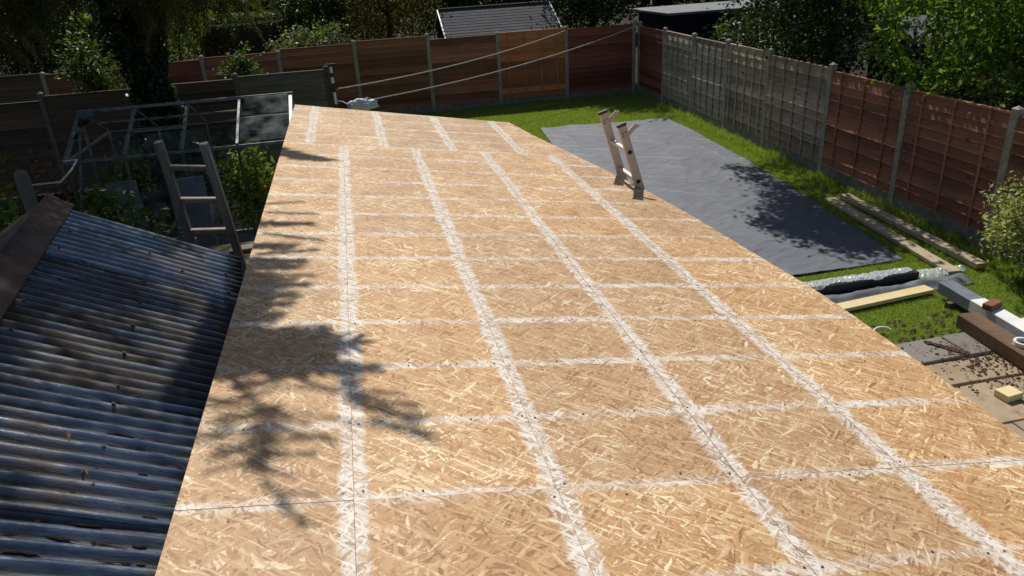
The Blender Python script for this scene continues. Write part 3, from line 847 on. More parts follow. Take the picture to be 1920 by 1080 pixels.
# ------------------------------------------------------------------ washing lines
wp = thing('line_post', 'dark washing line post with peeling white patches at the end of the grey fence', 'post', (-0.42, 15.86, 0))
MB().tube([(0, 0, 0), (0, 0, 2.02)], 0.035, 10).build('pole', MAT['black'], wp)
for z in (1.92, 1.72, 1.42, 1.30): MB().tube([(0, -0.012, z - .06), (0, -0.012, z + .06)], 0.031, 8).build('white_patch', MAT['white'], wp)
MB().beam((-0.10, 0, 2.02), (0.10, 0, 2.02), 0.04, 0.03).build('cross_arm', MAT['black'], wp)
MB().tube([(0.0, 0, 1.52), (0.10, 0.0, 1.52)], 0.012, 6).build('hook', MAT['alu_dark'], wp)
def rope(name, p, q, sag, r, label):
    p, q = Vector(p), Vector(q)
    pts = [p.lerp(q, t_) - Vector((0, 0, sag * 4 * t_ * (1 - t_))) for t_ in [i / 24 for i in range(25)]]
    o = MB().tube(pts, r, 6).build(name, MAT['rope']); return tag(o, label, 'washing line')
rope('washing_line', (-0.33, 15.86, 1.54), (5.86, 20.72, 1.86), 0.14, 0.011, 'upper pale washing line running from the dark post to the back fence')
rope('washing_line', (0.35, 15.86, 1.27), (7.90, 20.70, 1.84), 0.16, 0.011, 'lower pale washing line running to the far fence corner')
# crumpled white plastic bag hung at the near end of the lower line
bag = thing('plastic_bag', 'crumpled white plastic bag hanging at the end of the lower washing line', 'bag', (0.1, 15.2, 1.30))
mb = MB(); nu, nv_ = 22, 12
for j in range(nv_ + 1):
    th = math.pi * j / nv_
    for i in range(nu):
        a = 2 * math.pi * i / nu
        p = Vector((0.30 * math.sin(th) * math.cos(a), 0.12 * math.sin(th) * math.sin(a), 0.11 * math.cos(th)))
        k = 1 + 0.45 * noise.noise(p * 9) + 0.2 * noise.noise(p * 25)
        mb.v.append((p.x * k, p.y * k, p.z * k - 0.10 * abs(p.x)))
for j in range(nv_):
    for i in range(nu): mb.f.append((j * nu + i, j * nu + (i + 1) % nu, (j + 1) * nu + (i + 1) % nu, (j + 1) * nu + i))
mb.build('bag_body', plain_mat('white_polythene', (0.62, 0.66, 0.72), 0.4, 0, .1, 20), bag)
MB().tube([(0.0, 0, 0.05), (0.12, 0.3, 0.07), (0.25, 0.66, -0.03)], 0.01, 6).build('tie', MAT['rope'], bag)
MB().tube([(-0.25, 0, 0.0), (-0.38, 0.35, 0.03), (-0.50, 0.66, 0.0)], 0.008, 6).build('tie', MAT['rope'], bag)

# ------------------------------------------------------------------ weed membrane on the lawn
def lerp2(a, b, t_): return (a[0] + (b[0] - a[0]) * t_, a[1] + (b[1] - a[1]) * t_)
rightE = [(6.48, 7.56), (6.65, 8.82), (6.86, 10.53), (7.10, 12.77), (7.24, 15.46), (7.27, 17.02)]
def redge(y):
    for a, b in zip(rightE[:-1], rightE[1:]):
        if y <= b[1]: return a[0] + (b[0] - a[0]) * (y - a[1]) / (b[1] - a[1])
    return rightE[-1][0]
mb = MB(); nx, ny = 130, 380
for j in range(ny + 1):
    t_ = j / ny
    for i in range(nx + 1):
        s_ = i / nx
        ya = 7.55 + (17.26 - 7.55) * t_; yb = 7.56 + (17.02 - 7.56) * t_
        y = ya + (yb - ya) * s_; xl = 3.3 + (4.17 - 3.3) * t_; x = xl + (redge(y) - xl) * s_
        y += 0.03 * noise.noise((x * 2, 0, 5)) * (1 if j in (0, ny) else 0)
        h = 0.014 + 0.012 * noise.noise((x * 1.2, y * 1.6, 0)) + 0.020 * (1 - abs(noise.noise((x * 0.7 + 4, y * 2.6 + x * 1.0, 2)))) ** 9 + 0.006 * (1 - abs(noise.noise((x * 2.2, y * 2.6, 7)))) ** 9 + 0.008 * (1 - abs(noise.noise((x * 1.6, y * 8 - x * 2, 9)))) ** 6
        if i in (0, nx) or j in (0, ny): h += 0.006 * noise.noise((x * 9, y * 9, 1)); x += 0.012 * noise.noise((y * 5, 1, 3))
        mb.v.append((x, y, max(h, 0.006)))
for j in range(ny):
    for i in range(nx):
        k = j * (nx + 1) + i; mb.f.append((k, k + 1, k + nx + 2, k + nx + 1))
ob = mb.build('weed_membrane', MAT['membrane'], smooth=True)
md = ob.modifiers.new('thickness', 'SOLIDIFY'); md.thickness = 0.002; md.offset = -1
tag(ob, 'large grey weed membrane spread flat over the lawn', 'ground sheet')

# ------------------------------------------------------------------ timber lying about on the right
def timber(name, p, q, w, h, mat, label, cat, bev=0.004):
    p, q = Vector(p), Vector(q); c = (p + q) / 2; d = q - p
    o = MB().box((0, 0, 0), (d.length, w, h), bev=bev).build(name, MAT[mat])
    o.location = (c.x, c.y, c.z + h / 2)
    o.rotation_euler = (0, -math.asin(d.z / d.length), math.atan2(d.y, d.x))
    return tag(o, label, cat)
timber('timber_beam', (4.3, 6.98, 0.004), (6.20, 7.02, 0.004), 0.15, 0.135, 'blackbeam', 'black timber beam lying below the near edge of the grey membrane', 'beam')
timber('timber_plank', (3.9, 6.44, 0.03), (6.12, 6.665, 0.03), 0.15, 0.045, 'paleplank', 'pale yellow plank lying on the grass below the black beam', 'plank')
timber('timber_joist', (7.02, 9.98, 0.03), (6.70, 6.95, 0.03), 0.165, 0.047, 'palejoist', 'pale timber joist beside the fence, the one nearer the membrane', 'joist')
timber('timber_joist', (7.30, 10.0, 0.03), (7.11, 7.0, 0.03), 0.145, 0.07, 'palejoist', 'pale timber joist lying close against the foot of the fence', 'joist')
wb = thing('painted_beam', 'white painted beam with a slate grey end lying on the lawn by the bush', 'beam', (6.17, 6.0, 0))
wd = Vector((-0.085, -1.13, 0)).normalized()
p0 = Vector((6.17, 6.50, 0)) - Vector((6.17, 6.0, 0))
def wbp(t_, z): return p0 + wd * t_ + Vector((0, 0, z))
MB().beam(wbp(0.0, 0.145), wbp(0.50, 0.145), 0.17, 0.13, bev=0.006).build('grey_end', MAT['slate'], wb)
MB().beam(wbp(0.502, 0.15), wbp(1.9, 0.15), 0.17, 0.135, bev=0.006).build('white_length', MAT['whitepaint'], wb)
MB().beam(wbp(0.25, 0.04) - Vector((.15, 0, 0)), wbp(0.25, 0.04) + Vector((.15, 0, 0)), 0.06, 0.078).build('bearer', MAT['darkwood'], wb)
MB().beam(wbp(1.5, 0.04) - Vector((.15, 0, 0)), wbp(1.5, 0.04) + Vector((.15, 0, 0)), 0.06, 0.078).build('bearer', MAT['darkwood'], wb)
ob = MB().box((0, 0, 0), (0.20, 0.10, 0.065), bev=0.006).build('brick', MAT['brick']); ob.location = (6.10, 5.78, 0.251); ob.rotation_euler = (0, 0, 0.35)
tag(ob, 'brown brick lying on top of the white painted beam', 'brick')
ob = MB().box((0, 0, 0), (0.22, 0.12, 0.10), bev=0.01).build('white_offcut', MAT['white']); ob.location = (6.32, 5.66, 0.30); ob.rotation_euler = (0, 0, 0.2)
MB()
ob.location = (6.36, 5.62, 0.05)
tag(ob, 'small white offcut on the ground right of the white beam', 'offcut')
timber('timber_sleeper', (5.83, 5.80, 0.05), (5.72, 4.30, 0.05), 0.21, 0.15, 'sleeper', 'rough brown timber sleeper lying across the patio edge', 'sleeper', 0.012)
# grey timber and folded dark sheet in front of the black beam
mb = MB(); nx, ny = 60, 8
for j in range(ny + 1):
    for i in range(nx + 1):
        x = 4.4 + 2.35 * i / nx; y = 6.90 - 0.26 * j / ny + 0.05 * (i / nx)
        h = 0.07 * math.sin(math.pi * min(1, j / ny + 0.12)) * (0.7 + 0.6 * noise.noise((x * 3, j * .4, 0))) + 0.012 + 0.02 * noise.noise((x * 9, j * 1.0, 2))
        mb.v.append((x, y, max(0.006, h)))
for j in range(ny):
    for i in range(nx): k = j * (nx + 1) + i; mb.f.append((k, k + 1, k + nx + 2, k + nx + 1))
ob = mb.build('folded_membrane', plain_mat('dark_membrane_fold', (0.14, 0.15, 0.17), 0.6, 0, .3, 9), smooth=True)
md = ob.modifiers.new('thickness', 'SOLIDIFY'); md.thickness = 0.004
tag(ob, 'dark folded strip of membrane lying along the front of the black beam', 'membrane')
# crinkled clear polythene over the black beam
mb = MB(); nx, ny = 110, 7; prg = random.Random(12)
for j in range(ny + 1):
    for i in range(nx + 1):
        t_ = i / nx; x = 4.75 + 2.15 * t_
        s_ = j / ny
        yc = 6.99 + 0.06 * t_; y = yc + (s_ - 0.42) * (0.20 + 0.05 * math.sin(x * 7) + 0.03 * math.sin(x * 17))
        ov = max(0.0, min(1.0, (6.24 - x) / 0.10))
        on = 0.143 if abs(y - 7.0) < 0.088 else 0.143 - 1.3 * (abs(y - 7.0) - 0.088)
        h = on * ov + (0.025 + 0.035 * math.sin(math.pi * s_)) * (1 - ov)
        h += 0.007 + prg.uniform(0, 0.016) + 0.012 * abs(noise.noise((x * 8, y * 10, 0)))
        mb.v.append((x + prg.uniform(-.006, .006), y, h))
for j in range(ny):
    for i in range(nx): k = j * (nx + 1) + i; mb.f += [(k, k + 1, k + nx + 2), (k, k + nx + 2, k + nx + 1)]
ob = mb.build('polythene_sheet', MAT['polythene'])
tag(ob, 'crinkled clear polythene sheet draped along the black beam', 'plastic sheet')
ob = MB().box((0, 0, 0), (0.17, 0.14, 0.065), bev=0.004).build('timber_block', MAT['paleplank']); ob.location = (5.20, 4.565, 0.078); ob.rotation_euler = (0, 0, 0.12)
tag(ob, 'small pale timber block standing on the buff paving', 'block')
# roll of white tape on the sleeper and a bit of bent pipe
mb = MB(); n1, n2 = 28, 6
for i in range(n1):
    a = 2 * math.pi * i / n1
    for (rad, z) in ((0.085, 0), (0.085, 0.04), (0.062, 0.04), (0.062, 0)): mb.v.append((rad * math.cos(a), rad * math.sin(a), z))
for i in range(n1):
    for k in range(4): a, b = i * 4, ((i + 1) % n1) * 4; mb.f.append((a + k, b + k, b + (k + 1) % 4, a + (k + 1) % 4))
ob = mb.build('tape_roll', MAT['white']); ob.location = (5.80, 5.07, 0.202)
tag(ob, 'roll of white tape lying on the brown sleeper', 'tape roll')
ob = MB().tube([(0.10 * math.cos(a), 0.05 * math.sin(a), 0.05 + 0.03 * math.sin(a)) for a in [math.pi * i / 12 for i in range(13)]], 0.012, 8).build('bent_pipe', MAT['white'], smooth=True)
ob.location = (4.97, 5.92, 0.0)
tag(ob, 'bent white pipe on the grass at the edge of the deck', 'pipe')

# ------------------------------------------------------------------ aluminium ladder on the right eave
lad = thing('aluminium_ladder', 'pale aluminium ladder with black rung plugs leaning on the right edge of the deck', 'ladder', (2.72, 5.58, 0))
LB = Vector((2.72, 5.58, 0))
up = Vector((-0.305, 0.0, 1.0)).normalized(); fw = Vector((up.z, 0, -up.x))       # fw: across the stile, away from the deck
def ladp(t_, y, f_=0.0): return up * t_ + Vector((0, y, 0)) + fw * f_
zc = 2.09 / up.z
TOP = 2.58 / up.z
SA, SB = 0.21, -0.21
for y in (SA, SB):
    tl = TOP + (0.02 if y == SA else -0.005)
    mb = MB()
    mb.beam(ladp(0.02, y), ladp(tl, y), 0.024, 0.068, up=fw, bev=0.003)
    st_o = mb.build('stile', MAT['alu'], lad)
    MB().beam(ladp(tl - 0.001, y), ladp(tl + 0.022, y), 0.030, 0.076, up=fw, bev=0.004).build('end_cap', plain_mat('brown_cap', (0.11, 0.06, 0.045), 0.6), st_o)
    MB().beam(ladp(-0.0, y), ladp(0.05, y), 0.034, 0.08, up=fw, bev=0.004).build('rubber_foot', MAT['black'], st_o)
    # guide bracket hooked over the top of the stile
    mb = MB()
    mb.beam(ladp(tl - 0.075, y, 0.03), ladp(tl - 0.03, y, 0.115), 0.034, 0.012, up=(0, 1, 0))
    mb.beam(ladp(tl - 0.03, y, 0.112), ladp(tl - 0.055, y, 0.118), 0.030, 0.010, up=(0, 1, 0))
    mb.build('guide_bracket', MAT['alu'], st_o)
    for (a, f_) in ((0.05, 0.012), (0.055, -0.010), (0.075, -0.014)):
        MB().tube([ladp(tl - a, y - 0.011, f_), ladp(tl - a, y - 0.016, f_)], 0.005, 8).build('rivet', MAT['black'], st_o)
k = 0
t0 = zc + 0.045
rung_t = [t0 - 0.25 * i for i in range(9)] + [t0 + 0.25]
for t_ in rung_t:
    if t_ < 0.1 or t_ > TOP - .03: continue
    rg = MB().beam(ladp(t_, SB + 0.012), ladp(t_, SA - 0.012), 0.030, 0.034, up=fw, bev=0.006).build('rung', MAT['alu'], lad)
    for y in (SB - 0.0125, SA - 0.0125):
        MB().tube([ladp(t_, y + 0.001), ladp(t_, y - 0.006)], 0.0165, 12).build('rung_plug', MAT['black'], rg)

# ------------------------------------------------------------------ old wooden ladder on the left
wl = thing('wooden_ladder', 'old grey wooden ladder standing upright in the shade before the greenhouse', 'ladder', (-1.15, 6.1, 0))
WB = Vector(wl.location)
tops = (Vector((-1.49, 5.98, 2.68)), Vector((-1.18, 6.0, 2.63)))
bots = (Vector((-1.33, 6.10, 0)), Vector((-0.98, 6.10, 0)))
for a, b in zip(tops, bots):
    MB().beam(b - WB, a - WB, 0.058, 0.085, up=(0, 1, 0), bev=0.008).build('stile', MAT['oldladder'], wl)
for i in range(9):
    t_ = 1 - (0.20 + 0.262 * i) / 2.66
    if t_ < 0.05: break
    a, b = bots[0].lerp(tops[0], t_), bots[1].lerp(tops[1], t_)
    MB().beam(a - WB, b - WB, 0.055, 0.040, bev=0.006).build('rung', MAT['oldladder'], wl)

# ------------------------------------------------------------------ derelict greenhouse
gh = thing('greenhouse', 'derelict aluminium greenhouse frame with most of its roof glass missing', 'greenhouse', (-2.05, 10.0, 0))
GX = [-3.29, -2.67, -2.05, -1.43, -0.81]; GO = Vector(gh.location)
YR, ZR, YF, YK, ZE = 10.0, 2.37, 9.12, 10.88, 1.95
def ghb(name, p, q, w=0.03, h=0.035, mat='alu_dark'): return MB().beam(Vector(p) - GO, Vector(q) - GO, w, h, bev=0.003).build(name, MAT[mat], gh)
ghb('ridge_bar', (GX[0] - .03, YR, ZR), (GX[-1] + .03, YR, ZR), 0.03, 0.035)
for y in (YF, YK):
    ghb('eave_bar', (GX[0] - .02, y, ZE), (GX[-1] + .02, y, ZE), 0.03 if y == YF else 0.02, 0.035 if y == YF else 0.02)
    ghb('sill_bar', (GX[0], y, 0.36), (GX[-1], y, 0.36), 0.045, 0.045)
for i, x in enumerate(GX):
    w = 0.045 if i in (0, 4) else 0.034
    for y in (YF, YK):
        ghb('rafter', (x, YR, ZR - .02), (x, y, ZE + .02), w if y == YF else 0.02, 0.04 if y == YF else 0.02)
        ghb('wall_bar', (x, y, 0.36), (x, y, ZE - .02), 0.026, 0.03, 'greywood' if y == YF else 'alu_dark')
for x in (GX[0], GX[-1]):
    ghb('gable_bar', (x, YF, ZE), (x, YK, ZE), 0.03, 0.03)
    ghb('gable_bar', (x, YR, 0.36), (x, YR, ZR), 0.026, 0.03)
ghb('brace', (GX[0], YF + .05, 1.4), (GX[0], YR - .1, ZR - .12), 0.02, 0.03)
def slope_pt(x, t_, off=0.0): return Vector((x, YR + (YF - YR) * t_, ZR + (ZE - ZR) * t_ + off))
ghb('glazing_bar', slope_pt(GX[1], .52), slope_pt(GX[2], .52), 0.02, 0.025)
ghb('glazing_bar', slope_pt(GX[3], .45), slope_pt(GX[4], .45), 0.03, 0.03)
ghb('glazing_bar', Vector((GX[0], YK - .4, 2.14)), Vector((GX[4], YK - .4, 2.14)), 0.02, 0.025)
def pane(pts, name='pane'):
    pts = [Vector(p) - GO for p in pts]; nrm = (pts[1] - pts[0]).cross(pts[3] - pts[0]).normalized() * 0.002
    vs = [p + nrm for p in pts] + [p - nrm for p in pts]
    MB().add(vs, [(0, 1, 2, 3), (7, 6, 5, 4), (0, 4, 5, 1), (1, 5, 6, 2), (2, 6, 7, 3), (3, 7, 4, 0)]).build(name, MAT['glass'], gh)
a, b = GX[3] + .03, GX[4] - .03
pane([slope_pt(a, .04, .025), slope_pt(b, .04, .025), slope_pt(b, .43, .025), slope_pt(a, .43, .025)], 'roof_pane')
pane([slope_pt(a, .48, .025), slope_pt(b, .48, .025), slope_pt(b, .97, .025), slope_pt(a, .97, .025)], 'roof_pane')
pane([slope_pt(GX[0] + .03, .04, .025), slope_pt(GX[0] + .22, .04, .025), slope_pt(GX[0] + .06, .6, .025), slope_pt(GX[0] + .03, .6, .025)], 'roof_pane')
for i in (1, 3):
    a, b = GX[i] + .02, GX[i + 1] - .02
    pane([(a, YF, .40), (b, YF, .40), (b, YF, 1.15), (a, YF, 1.15)], 'wall_pane')
for i in (0, 1, 2, 3):
    a, b = GX[i] + .02, GX[i + 1] - .02
    pane([(a, YK, .40), (b, YK, .40), (b, YK, 1.88), (a, YK, 1.88)], 'wall_pane')
for y in (YF, YK): ghb('base_wall', (GX[0], y, 0.17), (GX[-1], y, 0.17), 0.10, 0.33, 'gravelboard')
for x in (GX[0], GX[-1]): ghb('base_wall', (x, YF + .06, 0.17), (x, YK - .06, 0.17), 0.10, 0.33, 'gravelboard')

def board_thing(name, c, size, rz, rx_, mat, label, cat):
    o = MB().box((0, 0, 0), size, bev=0.004).build(name, MAT[mat]); o.location = c; o.rotation_euler = (rx_, 0, rz)
    return tag(o, label, cat)
MAT['greyboard'] = plain_mat('grey_board', (0.16, 0.175, 0.17), 0.7, 0, .5, 5)
MAT['blueboard'] = plain_mat('blue_grey_board', (0.19, 0.22, 0.26), 0.6, 0, .45, 5)
board_thing('leaning_board', (-2.62, 8.55, 1.25), (0.30, 0.03, 1.1), 0.05, -0.12, 'greyboard', 'grey green board leaning upright against the greenhouse front', 'board')
board_thing('leaning_board', (-1.88, 8.2, 1.20), (0.36, 0.03, 1.3), 0.1, -0.10, 'blueboard', 'blue grey board leaning behind the wooden ladder', 'board')
board_thing('stacked_plank', (-1.0, 7.6, 1.22), (0.95, 0.16, 0.04), 0.08, 0, 'greywood', 'grey plank lying flat to the right of the wooden ladder', 'plank')
board_thing('stacked_plank', (-1.75, 6.9, 1.2), (0.75, 0.18, 0.04), 0.12, 0, 'greywood', 'weathered plank lying left of the wooden ladder foot', 'plank')
# a workbench carrying the planks
bench = thing('potting_bench', 'dark timber potting bench in the shade between greenhouse and shed', 'bench', (-1.3, 7.3, 0))
MB().box((0, 0, 1.175), (1.75, 1.1, 0.045)).build('bench_top', MAT['darkwood'], bench)
for x in (-.8, .8):
    for y in (-.48, .48): MB().box((x, y, 0.575), (0.07, 0.07, 1.15)).build('leg', MAT['darkwood'], bench)
MB().box((0, 0, 0.45), (1.6, 0.9, 0.03)).build('shelf', MAT['darkwood'], bench)

# stakes and rope by the left edge
for (x, y, h, r_, lab) in ((-2.70, 6.5, 2.45, 0.055, 'thick weathered timber stake behind the corrugated shed'), (-2.42, 6.3, 2.22, 0.04, 'thinner timber stake to the right of the thick one')):
    o = MB().tube([(0, 0, 0), (0.01, 0, h * .5), (0, 0.02, h - .03), (0, .02, h)], [r_, r_, r_ * .95, r_ * .7], 9).build('timber_stake', MAT['greywood'])
    o.location = (x, y, 0); tag(o, lab, 'stake')
o = MB().tube([(-2.68, 6.52, 2.33), (-2.5, 6.7, 2.29), (-2.46, 6.9, 2.34), (-2.50, 7.2, 2.36), (-3.30, 9.1, 1.98)], 0.008, 6).build('cord', MAT['rope'])
tag(o, 'pale cord tied from the stake to the corner of the greenhouse', 'cord')

# ------------------------------------------------------------------ background buildings
bs = thing('back_shed', 'shed with grey shingle roof and white barge boards behind the back fence', 'shed', (4.3, 22.7, 0))
BO = Vector(bs.location)
X0, X1, Y0, Y1, ZE_, ZR_ = 2.68, 6.04, 21.75, 23.25, 1.74, 2.47
e = [Vector(p) - BO for p in ((X0, Y0, ZE_), (X1, Y0, ZE_), (X1, Y1, ZR_), (X0, Y1, ZR_), (X1, 2 * Y1 - Y0, ZE_), (X0, 2 * Y1 - Y0, ZE_))]
dn = Vector((0, 0, -0.05))
def slab3(pts, nm, mat):
    vs = pts + [p + dn for p in pts]; n = len(pts)
    return MB().add(vs, [tuple(range(n)), tuple(range(2 * n - 1, n - 1, -1))] + [(i, i + n, (i + 1) % n + n, (i + 1) % n) for i in range(n)]).build(nm, mat, bs)
# local axes of the front slope match the shingle rows
sl = math.atan2(ZR_ - ZE_, Y1 - Y0); wl_ = (Y1 - Y0) / math.cos(sl)
for rz, y in ((0, Y0), (math.pi, 2 * Y1 - Y0)):
    mb = MB()
    nrow = 11
    for r in range(nrow):
        y0, y1 = wl_ * r / nrow, wl_ * (r + 1) / nrow
        mb.box(((X1 - X0) / 2, (y0 + y1) / 2, 0.004 + 0.0), (X1 - X0, y1 - y0 + 0.012, 0.014), rx=-0.06)
    o = mb.build('roof', MAT['shingle'], bs, loc=Vector((X0 if rz == 0 else X1, y, ZE_)) - BO); o.rotation_euler = (sl, 0, rz)
for x in (X0 - 0.02, X1 + 0.02):
    MB().beam(Vector((x, Y0 - .05, ZE_ - .05)) - BO, Vector((x, Y1, ZR_ - .03)) - BO, 0.03, 0.09).build('barge_board', MAT['white'], bs)
    MB().beam(Vector((x, 2 * Y1 - Y0 + .05, ZE_ - .05)) - BO, Vector((x, Y1, ZR_ - .03)) - BO, 0.03, 0.09).build('barge_board', MAT['white'], bs)
MB().beam(Vector((X0, Y1, ZR_ + .02)) - BO, Vector((X1, Y1, ZR_ + .02)) - BO, 0.16, 0.03).build('ridge', MAT['shingle'], bs)
MB().box(Vector(((X0 + X1) / 2, Y1, 0.85)) - BO, (X1 - X0 - .2, 2 * (Y1 - Y0) - .3, 1.7)).build('wall', MAT['navy'], bs)
for x in (X0 + 0.11, X1 - 0.11):
    MB().add([Vector((x + s_, y, z)) - BO for s_ in (-.01, .01) for (y, z) in ((Y0 + .15, 1.7), (2 * Y1 - Y0 - .15, 1.7), (Y1, ZR_ - .06))], [(0, 1, 2), (5, 4, 3), (0, 3, 4, 1), (1, 4, 5, 2), (2, 5, 3, 0)]).build('gable', MAT['navy'], bs)

nb_ = thing('navy_outbuilding', 'long navy timber outbuilding with pale roof edge beyond the corner of the fence', 'outbuilding', (12.15, 24.2, -0.05))
NB = Vector(nb_.location)
MB().box((0, 0, 0.95), (4.6, 3.0, 1.9)).build('wall', MAT['navy'], nb_)
for i in range(11): MB().box((0, -1.515, 0.12 + i * 0.17), (4.62, 0.02, 0.15), rx=0.06).build('cladding_board', MAT['navy'], nb_)
MB().add([(-2.6, -1.75, 2.00), (2.6, -1.75, 2.00), (2.6, 1.75, 1.97), (-2.6, 1.75, 1.97), (-2.6, -1.75, 1.93), (2.6, -1.75, 1.93), (2.6, 1.75, 1.91), (-2.6, 1.75, 1.91)], [(0, 1, 2, 3), (7, 6, 5, 4), (0, 4, 5, 1), (1, 5, 6, 2), (2, 6, 7, 3), (3, 7, 4, 0)]).build('roof', MAT['felt'], nb_)
MB().box((1.2, -1.54, 0.85), (0.85, 0.03, 1.7)).build('door', MAT['black'], nb_)
MB().box((-0.7, -1.53, 1.35), (1.0, 0.03, 0.06)).build('sill', MAT['felt'], nb_)
ls = thing('small_navy_shed', 'small navy shed with dappled grey roof half hidden by the apple tree', 'shed', (12.4, 14.8, 0))
MB().box((0, 0, 0.85), (1.7, 1.6, 1.7)).build('wall', MAT['navy'], ls)
for sgn in (-1, 1):
    MB().add([(-1.0, sgn * .95, 1.62), (1.0, sgn * .95, 1.62), (1.0, 0, 2.15), (-1.0, 0, 2.15), (-1.0, sgn * .95, 1.56), (1.0, sgn * .95, 1.56), (1.0, 0, 2.09), (-1.0, 0, 2.09)], [(0, 1, 2, 3), (7, 6, 5, 4), (0, 4, 5, 1), (1, 5, 6, 2), (2, 6, 7, 3), (3, 7, 4, 0)]).build('roof', MAT['felt'], ls)

# ------------------------------------------------------------------ vegetation
def trunk_mesh(base, top, r, limbs, rng):
    mb = MB(); b, t_ = Vector(base), Vector(top)
    pts = [b.lerp(t_, k / 5) + Vector((rng.gauss(0, r * .25), rng.gauss(0, r * .25), 0)) * (1 if 0 < k < 5 else 0) for k in range(6)]
    mb.tube(pts, [r * (1.25 if k == 0 else 1 - 0.12 * k) for k in range(6)], 9)
    for (t0_, end, rr_) in limbs:
        s_ = b.lerp(t_, t0_); e_ = Vector(end); m_ = s_.lerp(e_, .5) + Vector((0, 0, 0.12 * (e_ - s_).length))
        mb.tube([s_, s_.lerp(m_, .6), m_, e_], [rr_, rr_ * .8, rr_ * .6, rr_ * .2], 6)
    return mb
def tree(name, label, x, y, crown_c, radii, mat, nclump, per, spread, leaf, r=0.1, aspect=0.5, shell=0.35, cat='tree', group=None, zmin=None, droop=0.3, flat=0.3, trunk='trunk', crown='crown', extra=None, seed=1):
    rg = np.random.default_rng(seed); pr_ = random.Random(seed)
    t_ = thing(name, label, cat, (x, y, 0), group=group)
    c = Vector(crown_c); loc = Vector((x, y, 0))
    limbs = []
    for k in range(7):
        a = 2 * math.pi * k / 7 + pr_.random(); q = pr_.uniform(.5, .8)
        limbs.append((pr_.uniform(.45, .9), (c.x - x + math.cos(a) * radii[0] * q, c.y - y + math.sin(a) * radii[1] * q, c.z + pr_.uniform(-.35, .5) * radii[2]), r * .5))
    trunk_mesh((0, 0, 0), (c.x - x, c.y - y, c.z + radii[2] * .4), r, limbs, pr_).build(trunk, MAT['bark'], t_)
    pts = clumps(np.array([c.x - x, c.y - y, c.z]), radii, nclump, per, spread, shell, rg, zmin)
    if extra is not None: pts = np.concatenate([pts] + [np.asarray(e_) - np.array([x, y, 0]) for e_ in extra])
    v, f = leaf_cloud(pts, leaf, aspect, 0.12, droop, flat, rg)
    link(crown, np_mesh(crown, v, f, LEAF[mat]), t_)
    return t_
def blob(c, r, n, seed):
    rg = np.random.default_rng(seed); return np.asarray(c) + rg.normal(size=(n, 3)) * np.asarray(r)

# apple tree overhanging the right fence
ap = tree('apple_tree', 'sunlit apple tree with orange fruit hanging over the right fence', 9.7, 9.3, (9.35, 9.6, 3.0), (1.75, 1.9, 1.35), 'apple', 380, 44, 0.13, 0.10, 0.09, 0.52, 0.3, seed=4, droop=0.5, trunk='trunk',
          extra=[np.concatenate([blob((7.75 + .25 * math.sin(k), 9.5 + .1 * k, 1.75 + .11 * k), (.10, .12, .06), 45, 40 + k) for k in range(13)]), blob((8.2, 9.2, 1.9), (.35, .5, .12), 500, 61), blob((8.8, 9.0, 1.9), (.5, .5, .2), 700, 62)])
rg = random.Random(9)
apm = plain_mat('ripe_apple', (0.55, 0.16, 0.05), 0.4, 0, .3, 9)
for (x, y, z) in ((8.55, 8.65, 2.1), (8.95, 8.45, 2.25), (8.3, 8.8, 1.95), (9.2, 8.3, 1.95), (8.75, 8.5, 2.7)):
    mb = MB(); n1, n2 = 10, 7
    for j in range(n2 + 1):
        th = math.pi * j / n2; rr_ = 0.036 * math.sin(th) * (1 + .08 * math.cos(th)); zz = 0.034 * math.cos(th) - 0.010 * math.exp(-(th * 2.2) ** 2)
        for i in range(n1): mb.v.append((rr_ * math.cos(2 * math.pi * i / n1), rr_ * math.sin(2 * math.pi * i / n1), zz))
    for j in range(n2):
        for i in range(n1): mb.f.append((j * n1 + i, j * n1 + (i + 1) % n1, (j + 1) * n1 + (i + 1) % n1, (j + 1) * n1 + i))
    mb.build('apple', apm, ap, True, loc=Vector((x, y, z)) - Vector(ap.location))

# dark tree behind the grey panels: its overhanging limb shades the membrane
shade = []
# leafy twigs of the overhanging limb: (x, y) where each shades the membrane, height, spread, leaves
for i, (sx_, sy_, hz_, sp_, nl_) in enumerate(((6.10, 8.25, 3.8, .22, 260), (6.40, 8.15, 4.0, .22, 260), (6.62, 8.45, 4.2, .20, 230), (5.85, 8.75, 3.9, .20, 200), (6.20, 8.75, 4.1, .26, 420), (6.50, 8.85, 4.4, .24, 330), (5.95, 9.25, 4.2, .22, 280), (6.35, 9.35, 4.5, .24, 330), (6.70, 9.3, 4.6, .24, 300),
        (5.65, 9.35, 4.0, .15, 100), (6.15, 9.85, 4.4, .20, 210), (6.55, 9.95, 4.7, .22, 260), (6.80, 10.2, 4.8, .2, 200), (6.45, 10.55, 4.7, .17, 120), (6.75, 10.9, 4.9, .18, 150), (6.62, 11.5, 4.8, .16, 110), (6.85, 12.0, 5.0, .17, 100), (6.6, 12.3, 4.9, .10, 40), (7.3, 9.2, 4.4, .35, 420), (7.4, 10.6, 4.6, .3, 300), (7.3, 8.3, 4.1, .3, 300), (7.45, 7.5, 4.0, .3, 260), (7.5, 12.0, 4.8, .25, 170))):
    q_ = Vector((sx_, sy_, 0)) + TO_SUN * (hz_ / TO_SUN.z)
    shade.append(blob(tuple(q_), (sp_, sp_ * 1.1, sp_ * .45), int(nl_ * 2.4), 70 + i))
tree('dark_tree', 'dense dark green tree standing behind the weathered grey panels', 9.7, 14.3, (9.5, 14.3, 3.9), (1.9, 1.9, 2.3), 'dark', 380, 40, 0.20, 0.10, 0.13, 0.55, 0.3, seed=6, extra=shade + [blob((8.7, 13.6, 2.4), (.35, .9, .5), 2600, 81)])

